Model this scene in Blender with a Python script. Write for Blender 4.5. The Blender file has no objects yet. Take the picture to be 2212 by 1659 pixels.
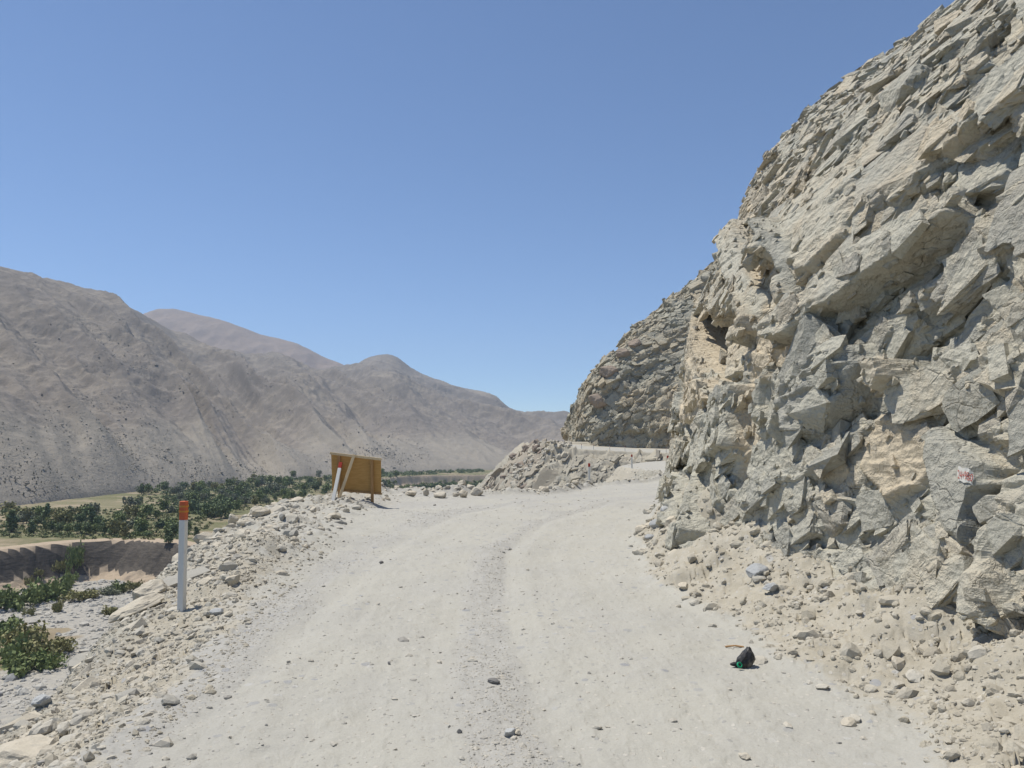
import bpy, bmesh, math, random
import numpy as np
from mathutils import Vector, Matrix

random.seed(7)
RNG = np.random.default_rng(11)
scene = bpy.context.scene
COL = scene.collection
f32 = np.float32

# ------------------------------------------------------------------ camera
CAM_H = 1.7
PITCH = math.atan(137 / 1700)
cam_d = bpy.data.cameras.new("camera")
cam = bpy.data.objects.new("camera", cam_d)
COL.objects.link(cam)
cam.location = (0, 0, CAM_H)
cam.rotation_euler = (math.pi / 2 + PITCH, 0, 0)
cam_d.sensor_width = 36
cam_d.lens = 36 * 1700 / 2212
cam_d.clip_start = 0.05
cam_d.clip_end = 20000
scene.camera = cam
CP, SP = math.cos(PITCH), math.sin(PITCH)


def ray(px, py):
    """direction of a point of the photograph (2212 wide) as a world vector with y = 1"""
    a, b = (px - 1106) / 1700, (829.5 - py) / 1700
    y, z = CP - b * SP, SP + b * CP
    return a / y, z / y


# ------------------------------------------------------------------ numpy noise
def _h(ix, iy, iz, seed):
    h = (ix.astype(np.uint32) * np.uint32(374761393) + iy.astype(np.uint32) * np.uint32(668265263)
         + iz.astype(np.uint32) * np.uint32(2147483647) + np.uint32((seed * 974711 + 13) & 0xFFFFFFFF))
    h = (h ^ (h >> np.uint32(13))) * np.uint32(1274126177)
    h = (h ^ (h >> np.uint32(16))) * np.uint32(2246822519)
    return h ^ (h >> np.uint32(15))


def _u(h):
    return (h & np.uint32(0xFFFFFF)).astype(f32) / f32(0xFFFFFF)


def vnoise(x, y, z, seed=0):
    """smooth gradient noise, about -1..1"""
    x, y, z = (np.asarray(v, f32) for v in (x, y, z))
    x, y, z = np.broadcast_arrays(x, y, z)
    fx, fy, fz = np.floor(x), np.floor(y), np.floor(z)
    ix, iy, iz = fx.astype(np.int64), fy.astype(np.int64), fz.astype(np.int64)
    x, y, z = x - fx, y - fy, z - fz
    u, v, w = (t * t * t * (t * (t * 6 - 15) + 10) for t in (x, y, z))
    out = 0
    for dx in (0, 1):
        for dy in (0, 1):
            for dz in (0, 1):
                h = _h(ix + dx, iy + dy, iz + dz, seed)
                gx = _u(h) * 2 - 1
                gy = _u(h * np.uint32(2654435761)) * 2 - 1
                gz = _u(h * np.uint32(1597334677) + np.uint32(77)) * 2 - 1
                n = gx * (x - dx) + gy * (y - dy) + gz * (z - dz)
                out = out + n * (u if dx else 1 - u) * (v if dy else 1 - v) * (w if dz else 1 - w)
    return out * 1.5


def fbm(x, y, z, octv=4, seed=0, gain=0.5):
    a, s, t = 1.0, 0, 1.0
    for k in range(octv):
        s = s + a * vnoise(x * t, y * t, z * t, seed + k * 17)
        a *= gain
        t *= 2.03
    return s


def ridged(x, y, z, octv=4, seed=0):
    a, s, t = 1.0, 0, 1.0
    for k in range(octv):
        s = s + a * (1 - 2 * np.abs(vnoise(x * t, y * t, z * t, seed + k * 17)))
        a *= 0.5
        t *= 2.05
    return s


def planes(x, y, z, seed=0):
    """broken-rock cells: per cell an offset (-1..1), a tilted plane term, the distance to the cell's edge and a random tone"""
    x, y, z = (np.asarray(v, f32) for v in (x, y, z))
    fx, fy, fz = np.floor(x), np.floor(y), np.floor(z)
    ix, iy, iz = fx.astype(np.int64), fy.astype(np.int64), fz.astype(np.int64)
    n = x.shape
    d1 = np.full(n, 9, f32)
    d2 = np.full(n, 9, f32)
    hid = np.zeros(n, np.uint32)
    rx, ry, rz = (np.zeros(n, f32) for _ in range(3))
    for dx in (-1, 0, 1):
        for dy in (-1, 0, 1):
            for dz in (-1, 0, 1):
                h = _h(ix + dx, iy + dy, iz + dz, seed)
                px = fx + dx + _u(h) - x
                py = fy + dy + _u(h * np.uint32(2654435761)) - y
                pz = fz + dz + _u(h * np.uint32(1597334677) + np.uint32(77)) - z
                d = px * px + py * py + pz * pz
                near = d < d1
                d2 = np.where(near, d1, np.minimum(d2, d))
                d1 = np.where(near, d, d1)
                hid = np.where(near, h, hid)
                rx, ry, rz = np.where(near, -px, rx), np.where(near, -py, ry), np.where(near, -pz, rz)
    q = hid * np.uint32(2891336453) + np.uint32(991)
    off = _u(q) * 2 - 1
    g1 = _u(q * np.uint32(747796405) + np.uint32(3)) * 2 - 1
    g2 = _u(q * np.uint32(277803737) + np.uint32(5)) * 2 - 1
    g3 = _u(q * np.uint32(1664525) + np.uint32(9)) * 2 - 1
    tone = _u(q * np.uint32(22695477) + np.uint32(1))
    return off, g1 * rx + g2 * ry + g3 * rz, np.sqrt(d2) - np.sqrt(d1), tone


def facets(x, y, z, seed=0, curve=.30, ridge=False):
    """continuous broken facets: the envelope of one random plane per cell (blocks with grooves between, or ridges)"""
    x, y, z = (np.asarray(v, f32) for v in (x, y, z))
    fx, fy, fz = np.floor(x), np.floor(y), np.floor(z)
    ix, iy, iz = fx.astype(np.int64), fy.astype(np.int64), fz.astype(np.int64)
    best = np.full(x.shape, -9, f32)
    for dx in (-1, 0, 1):
        for dy in (-1, 0, 1):
            for dz in (0,):
                h = _h(ix + dx, iy + dy, iz + dz, seed)
                rx = x - (fx + dx + _u(h))
                ry = y - (fy + dy + _u(h * np.uint32(2654435761)))
                q = h * np.uint32(2891336453) + np.uint32(991)
                v = (_u(q) * 2 - 1) * .35 + ((_u(q * np.uint32(747796405) + np.uint32(3)) * 2 - 1) * rx + (_u(q * np.uint32(277803737) + np.uint32(5)) * 2 - 1) * ry) * .8 - curve * (rx * rx + ry * ry)
                best = np.maximum(best, v)
    return -best if ridge else best


def blur(a, n, it=2):
    k = np.array([1, 2, 1]) / 4
    for _ in range(n * it):
        a = np.pad(a, ((1, 1), (0, 0)), mode="edge")
        a = (a[:-2] + 2 * a[1:-1] + a[2:]) / 4
        a = np.pad(a, ((0, 0), (1, 1)), mode="edge")
        a = (a[:, :-2] + 2 * a[:, 1:-1] + a[:, 2:]) / 4
    return a


def smooth(a, b, x):
    t = np.clip((x - a) / (b - a), 0, 1)
    return t * t * (3 - 2 * t)


def inpoly(x, y, poly):
    r = np.zeros(np.shape(x), bool)
    n = len(poly)
    for i in range(n):
        (x0, y0), (x1, y1) = poly[i], poly[(i + 1) % n]
        if y0 == y1:
            continue
        c = ((y0 > y) != (y1 > y)) & (x < (x1 - x0) * (y - y0) / (y1 - y0) + x0)
        r ^= c
    return r


def polydist(x, y, pts):
    """distance to a polyline and the position along it (vertex index, fractional)"""
    best = np.full(np.shape(x), 1e9)
    par = np.zeros(np.shape(x))
    for i in range(len(pts) - 1):
        (x0, y0), (x1, y1) = pts[i][:2], pts[i + 1][:2]
        ex, ey = x1 - x0, y1 - y0
        t = np.clip(((x - x0) * ex + (y - y0) * ey) / (ex * ex + ey * ey), 0, 1)
        d = np.hypot(x - x0 - t * ex, y - y0 - t * ey)
        m = d < best
        best = np.where(m, d, best)
        par = np.where(m, i + t, par)
    return best, par


def resample(pts, n):
    p = np.array(pts, float)
    # Catmull-Rom through the points, then even spacing
    t = np.arange(len(p))
    tt = np.linspace(0, len(p) - 1, n * 4)
    out = []
    for k in range(p.shape[1]):
        v = p[:, k]
        m = np.gradient(v)
        i = np.minimum(tt.astype(int), len(p) - 2)
        s = tt - i
        out.append((2 * s**3 - 3 * s**2 + 1) * v[i] + (s**3 - 2 * s**2 + s) * m[i] + (-2 * s**3 + 3 * s**2) * v[i + 1] + (s**3 - s**2) * m[i + 1])
    return np.stack(out, 1), tt


# ------------------------------------------------------------------ mesh helpers
def mesh_np(name, verts, faces, col=None, smooth_shade=False):
    """faces: (n,3) or (n,4) index array"""
    me = bpy.data.meshes.new(name)
    verts = np.ascontiguousarray(verts, f32)
    faces = np.ascontiguousarray(faces, np.int32)
    k = faces.shape[1]
    me.vertices.add(len(verts))
    me.vertices.foreach_set("co", verts.ravel())
    me.loops.add(faces.size)
    me.loops.foreach_set("vertex_index", faces.ravel())
    me.polygons.add(len(faces))
    me.polygons.foreach_set("loop_start", np.arange(0, faces.size, k, dtype=np.int32))
    me.polygons.foreach_set("use_smooth", np.full(len(faces), smooth_shade))
    me.update(calc_edges=True)
    if col is not None:
        a = me.attributes.new("Col", "FLOAT_COLOR", "POINT")
        c = np.ones((len(verts), 4), f32)
        c[:, : col.shape[1]] = col
        a.data.foreach_set("color", c.ravel())
    return me


def grid_faces(nu, nv):
    i = np.arange(nu - 1)[:, None] * nv + np.arange(nv - 1)[None, :]
    return np.stack([i, i + nv, i + nv + 1, i + 1], -1).reshape(-1, 4)


def compact(verts, faces, col=None):
    used = np.zeros(len(verts), bool)
    used[faces.ravel()] = True
    idx = np.cumsum(used) - 1
    return verts[used], idx[faces], (None if col is None else col[used])


def link(name, me, mat=None, parent=None):
    o = bpy.data.objects.new(name, me)
    COL.objects.link(o)
    if mat is not None:
        me.materials.clear()
        me.materials.append(mat)
    if parent is not None:
        o.parent = parent
    return o


def structure(name, me, mat):
    o = link(name, me, mat)
    o["kind"] = "structure"
    return o


def stuff(name, me, mat, label=None, cat=None):
    o = link(name, me, mat)
    o["kind"] = "stuff"
    if label:
        o["label"] = label
        o["category"] = cat
    return o


def tag(o, label, cat, group=None):
    o["label"] = label
    o["category"] = cat
    if group:
        o["group"] = group
    return o


def empty(name, loc, label, cat, group=None, rz=0):
    o = bpy.data.objects.new(name, None)
    COL.objects.link(o)
    o.location = loc
    o.rotation_euler = (0, 0, rz)
    o.empty_display_size = 0.1
    return tag(o, label, cat, group)


def bm_mesh(name, bm, smooth_shade=False):
    me = bpy.data.meshes.new(name)
    bm.normal_update()
    bm.to_mesh(me)
    bm.free()
    me.polygons.foreach_set("use_smooth", np.full(len(me.polygons), smooth_shade))
    return me


def add_bar(bm, a, b, w, t, up=(0, -1, 0), bevel=0.0):
    """a rectangular bar from a to b, w wide across, t thick along up"""
    a, b = Vector(a), Vector(b)
    d = (b - a)
    ln = d.length
    z = d.normalized()
    u = Vector(up)
    u = (u - u.dot(z) * z).normalized()
    s = u.cross(z)
    r = bmesh.ops.create_cube(bm, size=1)
    M = Matrix((( s.x * w, u.x * t, z.x * ln, (a.x + b.x) / 2), (s.y * w, u.y * t, z.y * ln, (a.y + b.y) / 2),
                (s.z * w, u.z * t, z.z * ln, (a.z + b.z) / 2), (0, 0, 0, 1)))
    bmesh.ops.transform(bm, matrix=M, verts=r["verts"])
    if bevel:
        es = list({e for v in r["verts"] for e in v.link_edges})
        bmesh.ops.bevel(bm, geom=es, offset=bevel, segments=1, affect="EDGES")
    return bm


# ------------------------------------------------------------------ materials
def new_mat(name):
    m = bpy.data.materials.new(name)
    m.use_nodes = True
    nt = m.node_tree
    nt.nodes.clear()
    out = nt.nodes.new("ShaderNodeOutputMaterial")
    p = nt.nodes.new("ShaderNodeBsdfPrincipled")
    p.inputs["Roughness"].default_value = 0.95
    p.inputs["Specular IOR Level"].default_value = 0.15
    nt.links.new(p.outputs[0], out.inputs[0])
    return m, nt, p


class N:
    """small node-building shorthand"""

    def __init__(s, nt):
        s.nt = nt

    def _set(s, n, key, v):
        if v is None:
            return
        if hasattr(v, "is_linked") or isinstance(v, bpy.types.NodeSocket):
            s.nt.links.new(v, n.inputs[key])
        else:
            n.inputs[key].default_value = v

    def pos(s):
        return s.nt.nodes.new("ShaderNodeNewGeometry").outputs["Position"]

    def objco(s):
        return s.nt.nodes.new("ShaderNodeTexCoord").outputs["Object"]

    def attr(s, name="Col"):
        a = s.nt.nodes.new("ShaderNodeAttribute")
        a.attribute_name = name
        sp = s.nt.nodes.new("ShaderNodeSeparateColor")
        s.nt.links.new(a.outputs["Color"], sp.inputs[0])
        return sp.outputs

    def noise(s, vec, scale, detail=4, rough=0.6, dist=0.0):
        n = s.nt.nodes.new("ShaderNodeTexNoise")
        s._set(n, "Vector", vec)
        n.inputs["Scale"].default_value = scale
        n.inputs["Detail"].default_value = detail
        n.inputs["Roughness"].default_value = rough
        n.inputs["Distortion"].default_value = dist
        return n.outputs["Fac"]

    def voro(s, vec, scale, feat="F1", out="Distance", rnd=1.0):
        n = s.nt.nodes.new("ShaderNodeTexVoronoi")
        n.feature = feat
        s._set(n, "Vector", vec)
        n.inputs["Scale"].default_value = scale
        n.inputs["Randomness"].default_value = rnd
        return n.outputs[out]

    def scale(s, vec, v):
        n = s.nt.nodes.new("ShaderNodeMapping")
        s._set(n, "Vector", vec)
        n.inputs["Scale"].default_value = v
        return n.outputs[0]

    def math(s, op, a, b=None, clamp=False):
        n = s.nt.nodes.new("ShaderNodeMath")
        n.operation = op
        n.use_clamp = clamp
        s._set(n, 0, a)
        if b is not None:
            s._set(n, 1, b)
        return n.outputs[0]

    def step(s, v, a, b):
        n = s.nt.nodes.new("ShaderNodeMapRange")
        n.interpolation_type = "SMOOTHSTEP"
        s._set(n, 0, v)
        n.inputs[1].default_value = a
        n.inputs[2].default_value = b
        return n.outputs[0]

    def mix(s, fac, a, b, blend="MIX"):
        n = s.nt.nodes.new("ShaderNodeMix")
        n.data_type = "RGBA"
        n.blend_type = blend
        s._set(n, 0, fac)
        for k, v in ((6, a), (7, b)):
            if isinstance(v, tuple):
                n.inputs[k].default_value = (*v, 1) if len(v) == 3 else v
            else:
                s.nt.links.new(v, n.inputs[k])
        return n.outputs[2]

    def grey(s, v):
        n = s.nt.nodes.new("ShaderNodeCombineColor")
        for k in range(3):
            s._set(n, k, v)
        return n.outputs[0]

    def bump(s, h, strength, dist, normal=None):
        n = s.nt.nodes.new("ShaderNodeBump")
        n.inputs["Strength"].default_value = strength
        n.inputs["Distance"].default_value = dist
        s._set(n, "Height", h)
        if normal is not None:
            s.nt.links.new(normal, n.inputs["Normal"])
        return n.outputs[0]

    def rand(s):
        return s.nt.nodes.new("ShaderNodeObjectInfo").outputs["Random"]


def rock_mat(name, grey, tan, dark, k=1.0, bump=1.0, rust=(0.30, 0.19, 0.10)):
    """weathered rock: grey and tan by the mesh's own masks (Col: R tone of the broken block, G tan, B stain), with grain and grit"""
    m, nt, p = new_mat(name)
    n = N(nt)
    P = n.pos()
    at = n.attr()
    big = n.noise(P, 0.55 * k, 5, 0.6)
    mid = n.noise(P, 3.1 * k, 6, 0.65)
    fine = n.noise(P, 22 * k, 6, 0.7)
    tf = n.math("ADD", n.math("MULTIPLY", n.math("SUBTRACT", big, 0.5), 1.6), at[1])
    tf = n.math("ADD", tf, n.math("MULTIPLY", n.math("SUBTRACT", mid, 0.5), 1.2))
    c = n.mix(n.step(tf, -0.05, 0.85), grey, tan)
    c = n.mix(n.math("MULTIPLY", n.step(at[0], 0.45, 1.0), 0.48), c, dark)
    c = n.mix(n.math("MULTIPLY", n.step(mid, 0.56, 0.75), 0.40), c, dark)
    c = n.mix(n.math("MULTIPLY", n.step(n.math("ADD", at[2], n.math("MULTIPLY", n.math("SUBTRACT", mid, 0.5), 0.9)), 0.35, 0.9), 0.8), c, rust)
    g = n.math("ADD", 0.72, n.math("MULTIPLY", fine, 0.56))
    c = n.mix(1.0, c, n.grey(g), "MULTIPLY")
    nt.links.new(c, p.inputs["Base Color"])
    hgt = n.math("ADD", n.math("MULTIPLY", mid, 1.2), n.math("MULTIPLY", fine, 0.35))
    hgt = n.math("ADD", hgt, n.math("MULTIPLY", n.voro(n.scale(P, (1.0, 1.0, 1.6)), 9 * k), 0.30))
    vm = nt.nodes.new("ShaderNodeVectorMath")
    vm.operation = "ADD"
    nv = nt.nodes.new("ShaderNodeTexNoise")
    nv.inputs["Scale"].default_value = 2.2 * k
    nv.inputs["Detail"].default_value = 4
    nt.links.new(P, nv.inputs["Vector"])
    sv = nt.nodes.new("ShaderNodeVectorMath")
    sv.operation = "SCALE"
    sv.inputs["Scale"].default_value = .5 / k
    nt.links.new(nv.outputs["Color"], sv.inputs[0])
    nt.links.new(P, vm.inputs[0])
    nt.links.new(sv.outputs[0], vm.inputs[1])
    cr1 = n.step(n.voro(n.scale(vm.outputs[0], (1, .6, 1.3)), 1.3 * k, "DISTANCE_TO_EDGE"), 0.0, 0.022)
    cr2 = n.step(n.voro(n.scale(vm.outputs[0], (1, .6, 1.5)), 4.2 * k, "DISTANCE_TO_EDGE"), 0.0, 0.035)
    hgt = n.math("ADD", hgt, n.math("ADD", n.math("MULTIPLY", n.math("MULTIPLY", cr1, n.step(big, .42, .6)), 0.22), n.math("MULTIPLY", n.math("MULTIPLY", cr2, n.step(mid, .5, .62)), 0.12)))
    nt.links.new(n.bump(hgt, 1.0 * bump, 0.09 / k), p.inputs["Normal"])
    return m


ROCK_GREY, ROCK_TAN, ROCK_DARK = (0.46, 0.44, 0.365), (0.54, 0.465, 0.345), (0.26, 0.26, 0.24)
M_cliff = rock_mat("cliff rock", ROCK_GREY, ROCK_TAN, ROCK_DARK)
M_far_cliff = rock_mat("far cliff rock", (0.375, 0.355, 0.285), (0.43, 0.365, 0.26), (0.255, 0.24, 0.20), k=0.3, bump=1.0)


def ground_mat():
    """dusty gravel road and its dirt edges (Col: R grey gravel, G brown dirt, B rockiness)"""
    m, nt, p = new_mat("dusty ground")
    n = N(nt)
    P = n.pos()
    at = n.attr()
    big = n.noise(P, 0.7, 5, 0.6)
    mid = n.noise(P, 5, 6, 0.65)
    fine = n.noise(P, 60, 5, 0.75)
    dust = n.mix(n.step(big, 0.35, 0.7), (0.392, 0.377, 0.328), (0.373, 0.361, 0.322))
    grv = n.mix(n.step(mid, 0.3, 0.7), (0.335, 0.325, 0.297), (0.385, 0.372, 0.335))
    gf = n.step(n.math("ADD", at[0], n.math("MULTIPLY", n.math("SUBTRACT", mid, 0.5), 1.1)), 0.2, 0.8)
    c = n.mix(gf, dust, grv)
    dirt = n.mix(n.step(mid, 0.3, 0.7), (0.345, 0.312, 0.245), (0.40, 0.37, 0.305))
    df = n.step(n.math("ADD", at[1], n.math("MULTIPLY", n.math("SUBTRACT", mid, 0.5), 1.2)), 0.25, 0.75)
    c = n.mix(df, c, dirt)
    rk = n.mix(n.step(n.noise(P, 0.9, 6, 0.65), 0.4, 0.62), (0.355, 0.335, 0.28), (0.27, 0.25, 0.205))
    rf = n.step(n.math("ADD", at[2], n.math("MULTIPLY", n.math("SUBTRACT", mid, 0.5), 0.8)), 0.3, 0.8)
    c = n.mix(rf, c, rk)
    # stones set flush into the packed dust
    warp = n.math("MULTIPLY", fine, 0.0)
    cell = n.voro(P, 6.5, "F1", "Color", 1.0)
    sp = nt.nodes.new("ShaderNodeSeparateColor")
    nt.links.new(cell, sp.inputs[0])
    dist = n.voro(P, 6.5, "F1", "Distance", 1.0)
    rad = n.math("ADD", n.math("MULTIPLY", sp.outputs[1], 0.22), n.math("MULTIPLY", mid, 0.18))
    stone = n.math("MULTIPLY", n.step(n.math("SUBTRACT", rad, dist), -0.01, 0.03), n.step(sp.outputs[0], 0.42, 0.47))
    stone = n.math("MULTIPLY", stone, n.step(n.noise(P, 0.45, 3), 0.42, 0.56))
    c = n.mix(n.math("MULTIPLY", stone, 0.85), c, n.mix(sp.outputs[2], (0.255, 0.26, 0.27), (0.44, 0.43, 0.40)))
    cell2 = n.voro(P, 22, "F1", "Color", 1.0)
    sp2 = nt.nodes.new("ShaderNodeSeparateColor")
    nt.links.new(cell2, sp2.inputs[0])
    d2 = n.voro(P, 22, "F1", "Distance", 1.0)
    st2 = n.math("MULTIPLY", n.step(n.math("SUBTRACT", 0.34, d2), 0.0, 0.06), n.step(sp2.outputs[0], 0.72, 0.76))
    c = n.mix(n.math("MULTIPLY", st2, 0.7), c, n.mix(sp2.outputs[2], (0.28, 0.275, 0.26), (0.50, 0.47, 0.41)))
    g = n.math("ADD", 0.80, n.math("MULTIPLY", fine, 0.40))
    c = n.mix(1.0, c, n.grey(g), "MULTIPLY")
    c = n.mix(n.math("MULTIPLY", n.step(n.noise(P, 34, 4, 0.8), 0.58, 0.70), 0.30), c, (0.27, 0.26, 0.24))
    nt.links.new(c, p.inputs["Base Color"])
    hgt = n.math("ADD", n.math("MULTIPLY", fine, 0.5), n.math("MULTIPLY", n.noise(P, 18, 5, 0.7), 0.7))
    hgt = n.math("ADD", hgt, n.math("ADD", n.math("MULTIPLY", stone, 0.3), n.math("MULTIPLY", st2, 0.4)))
    nt.links.new(n.bump(hgt, 0.6, 0.02), p.inputs["Normal"])
    return m


M_ground = ground_mat()


def stone_mat(name, cols, k=1.0):
    m, nt, p = new_mat(name)
    n = N(nt)
    P = n.pos()
    at = n.attr()
    mid = n.noise(P, 9 * k, 5, 0.65)
    fine = n.noise(P, 70 * k, 4, 0.7)
    c = n.mix(n.step(at[0], 0.1, 0.6), cols[0], cols[1])
    c = n.mix(n.step(at[0], 0.72, 0.95), c, cols[2])
    c = n.mix(n.math("MULTIPLY", n.step(mid, 0.5, 0.72), 0.4), c, cols[2])
    c = n.mix(1.0, c, n.grey(n.math("ADD", 0.75, n.math("MULTIPLY", fine, 0.5))), "MULTIPLY")
    nt.links.new(c, p.inputs["Base Color"])
    nt.links.new(n.bump(n.math("ADD", mid, n.math("MULTIPLY", fine, 0.4)), 0.6, 0.02 / k), p.inputs["Normal"])
    return m


M_rubble = stone_mat("rubble stone", [(0.49, 0.44, 0.35), (0.45, 0.42, 0.355), (0.335, 0.32, 0.28)])
M_outcrop2 = stone_mat("grey rib rock", [(0.40, 0.365, 0.29), (0.36, 0.335, 0.275), (0.29, 0.265, 0.22)], .2)
M_outcrop = stone_mat("outcrop rock", [(0.34, 0.30, 0.24), (0.31, 0.28, 0.225), (0.24, 0.195, 0.16)], .2)
M_clod = stone_mat("dirt clods", [(0.385, 0.35, 0.278), (0.42, 0.388, 0.32), (0.32, 0.29, 0.232)])
M_pebble = stone_mat("road pebbles", [(0.46, 0.425, 0.355), (0.415, 0.39, 0.335), (0.315, 0.30, 0.27)], 2.0)
M_cobble = stone_mat("river cobbles", [(0.46, 0.435, 0.38), (0.40, 0.385, 0.345), (0.25, 0.25, 0.24)], 0.2)
M_bluestone = stone_mat("blue grey stone", [(0.40, 0.405, 0.395), (0.37, 0.375, 0.37), (0.29, 0.295, 0.295)])
M_darkstone = stone_mat("dark stone", [(0.17, 0.165, 0.155), (0.2, 0.19, 0.18), (0.11, 0.11, 0.105)])


def mountain_mat(name, a, b, c_, tint=None):
    m, nt, p = new_mat(name)
    n = N(nt)
    P = n.pos()
    at = n.attr()
    big = n.noise(P, 0.006, 6, 0.6)
    mid = n.noise(P, 0.05, 6, 0.7)
    fine = n.noise(P, 0.4, 5, 0.75)
    c = n.mix(n.step(big, 0.35, 0.65), a, b)
    c = n.mix(n.math("MULTIPLY", n.step(n.math("ADD", mid, n.math("MULTIPLY", n.math("SUBTRACT", at[0], 0.5), 0.5)), 0.48, 0.66), 0.6), c, c_)
    c = n.mix(n.math("MULTIPLY", n.step(at[1], 0.2, 0.8), 0.6), c, (0.315, 0.285, 0.235))
    c = n.mix(n.math("MULTIPLY", n.step(fine, 0.57, 0.68), 0.42), c, (0.10, 0.09, 0.078))
    c = n.mix(n.math("MULTIPLY", n.step(n.noise(P, 0.11, 4, 0.8), 0.63, 0.72), 0.35), c, (0.36, 0.335, 0.29))
    nt.links.new(c, p.inputs["Base Color"])
    nt.links.new(n.bump(n.math("ADD", n.math("MULTIPLY", fine, 0.7), mid), 0.8, 2.0), p.inputs["Normal"])
    return m


M_mountain = mountain_mat("dry mountain", (0.265, 0.232, 0.19), (0.222, 0.197, 0.17), (0.145, 0.13, 0.117))
M_mountain_far = mountain_mat("distant mountain", (0.26, 0.205, 0.165), (0.235, 0.19, 0.16), (0.175, 0.145, 0.125))


def valley_mat():
    """valley floor (Col: R river gravel, G green cover, below zero the painted bank shade, B track and bank earth)"""
    m, nt, p = new_mat("valley floor")
    n = N(nt)
    P = n.pos()
    at = n.attr()
    mid = n.noise(P, 0.06, 6, 0.65)
    fine = n.noise(P, 0.7, 5, 0.7)
    soil = n.mix(n.step(mid, 0.35, 0.65), (0.30, 0.25, 0.17), (0.24, 0.19, 0.125))
    green = n.mix(n.step(fine, 0.35, 0.65), (0.11, 0.12, 0.055), (0.19, 0.175, 0.095))
    gf = n.step(n.math("ADD", at[1], n.math("MULTIPLY", n.math("SUBTRACT", mid, 0.5), 1.6)), 0.3, 0.7)
    c = n.mix(gf, soil, green)
    grv = n.mix(n.step(fine, 0.35, 0.65), (0.39, 0.365, 0.31), (0.31, 0.295, 0.265))
    c = n.mix(n.step(at[0], 0.3, 0.7), c, grv)
    trk = n.mix(n.step(fine, 0.3, 0.7), (0.42, 0.335, 0.245), (0.36, 0.29, 0.21))
    c = n.mix(n.step(at[2], 0.3, 0.7), c, trk)
    c = n.mix(n.step(n.math("MULTIPLY", at[1], -1.0), 0.45, 0.8), c, n.mix(n.step(n.noise(n.scale(P, (.3, .3, 2.5)), 0.8, 4), .4, .6), (0.085, 0.074, 0.063), (0.12, 0.104, 0.086)))  # shade of the cut river bank, painted in as dark layered colour
    nt.links.new(c, p.inputs["Base Color"])
    nt.links.new(n.bump(fine, 0.7, 0.6), p.inputs["Normal"])
    return m


M_valley = valley_mat()


def leaf_mat(name, a, b, sc=0.8):
    m, nt, p = new_mat(name)
    n = N(nt)
    P = n.pos()
    c = n.mix(n.step(n.noise(P, sc, 3, 0.6), 0.35, 0.65), a, b)
    c = n.mix(n.math("MULTIPLY", n.rand(), 0.35), c, (0.10, 0.11, 0.055))
    nt.links.new(c, p.inputs["Base Color"])
    p.inputs["Roughness"].default_value = 0.7
    return m


M_leaf_dark = leaf_mat("dark leaves", (0.125, 0.17, 0.085), (0.185, 0.23, 0.11))
M_leaf_mid = leaf_mat("green leaves", (0.15, 0.20, 0.075), (0.23, 0.27, 0.105))
M_leaf_olive = leaf_mat("olive leaves", (0.22, 0.22, 0.09), (0.30, 0.275, 0.13))
M_leaf_grey = leaf_mat("grey green leaves", (0.18, 0.20, 0.135), (0.25, 0.26, 0.185))
M_leaf_scrub = leaf_mat("valley scrub leaves", (0.13, 0.165, 0.07), (0.21, 0.215, 0.10), .05)
M_bark, _nt, _p = new_mat("bark")
_p.inputs["Base Color"].default_value = (0.10, 0.075, 0.05, 1)
M_cactus = leaf_mat("cactus green", (0.17, 0.155, 0.12), (0.21, 0.19, 0.15))


def paint_mat(name, col, rough=0.6, wear=(0.4, 0.38, 0.34), amount=0.25, sc=14):
    m, nt, p = new_mat(name)
    n = N(nt)
    P = n.objco()
    w = n.noise(P, sc, 6, 0.7)
    c = n.mix(n.math("MULTIPLY", n.step(w, 0.55, 0.75), amount), col, wear)
    nt.links.new(c, p.inputs["Base Color"])
    p.inputs["Roughness"].default_value = rough
    nt.links.new(n.bump(w, 0.2, 0.004), p.inputs["Normal"])
    return m


M_white = paint_mat("white paint", (0.66, 0.645, 0.60))
M_orange = paint_mat("orange red paint", (0.52, 0.125, 0.055), wear=(0.5, 0.2, 0.1))
M_red = paint_mat("dull red paint", (0.36, 0.045, 0.03), wear=(0.4, 0.1, 0.07))
M_yellow = paint_mat("yellow stripe", (0.56, 0.25, 0.05))
M_patch = paint_mat("white wash patch", (0.52, 0.51, 0.465), 0.9, (0.38, 0.37, 0.33), 0.7, 6)
M_digit = paint_mat("red brush paint", (0.38, 0.10, 0.08), 0.9, (0.5, 0.4, 0.36), 0.7, 30)


def wood_mat(name, a, b, streak):
    m, nt, p = new_mat(name)
    n = N(nt)
    P = n.objco()
    g = n.noise(n.scale(P, streak), 3, 6, 0.65, 0.4)
    s = n.noise(P, 2.3, 4, 0.6)
    c = n.mix(n.step(g, 0.3, 0.7), a, b)
    c = n.mix(n.math("MULTIPLY", n.step(s, 0.55, 0.8), 0.4), c, tuple(v * 0.55 for v in a))
    nt.links.new(c, p.inputs["Base Color"])
    nt.links.new(n.bump(g, 0.3, 0.004), p.inputs["Normal"])
    p.inputs["Roughness"].default_value = 0.75
    return m


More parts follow.
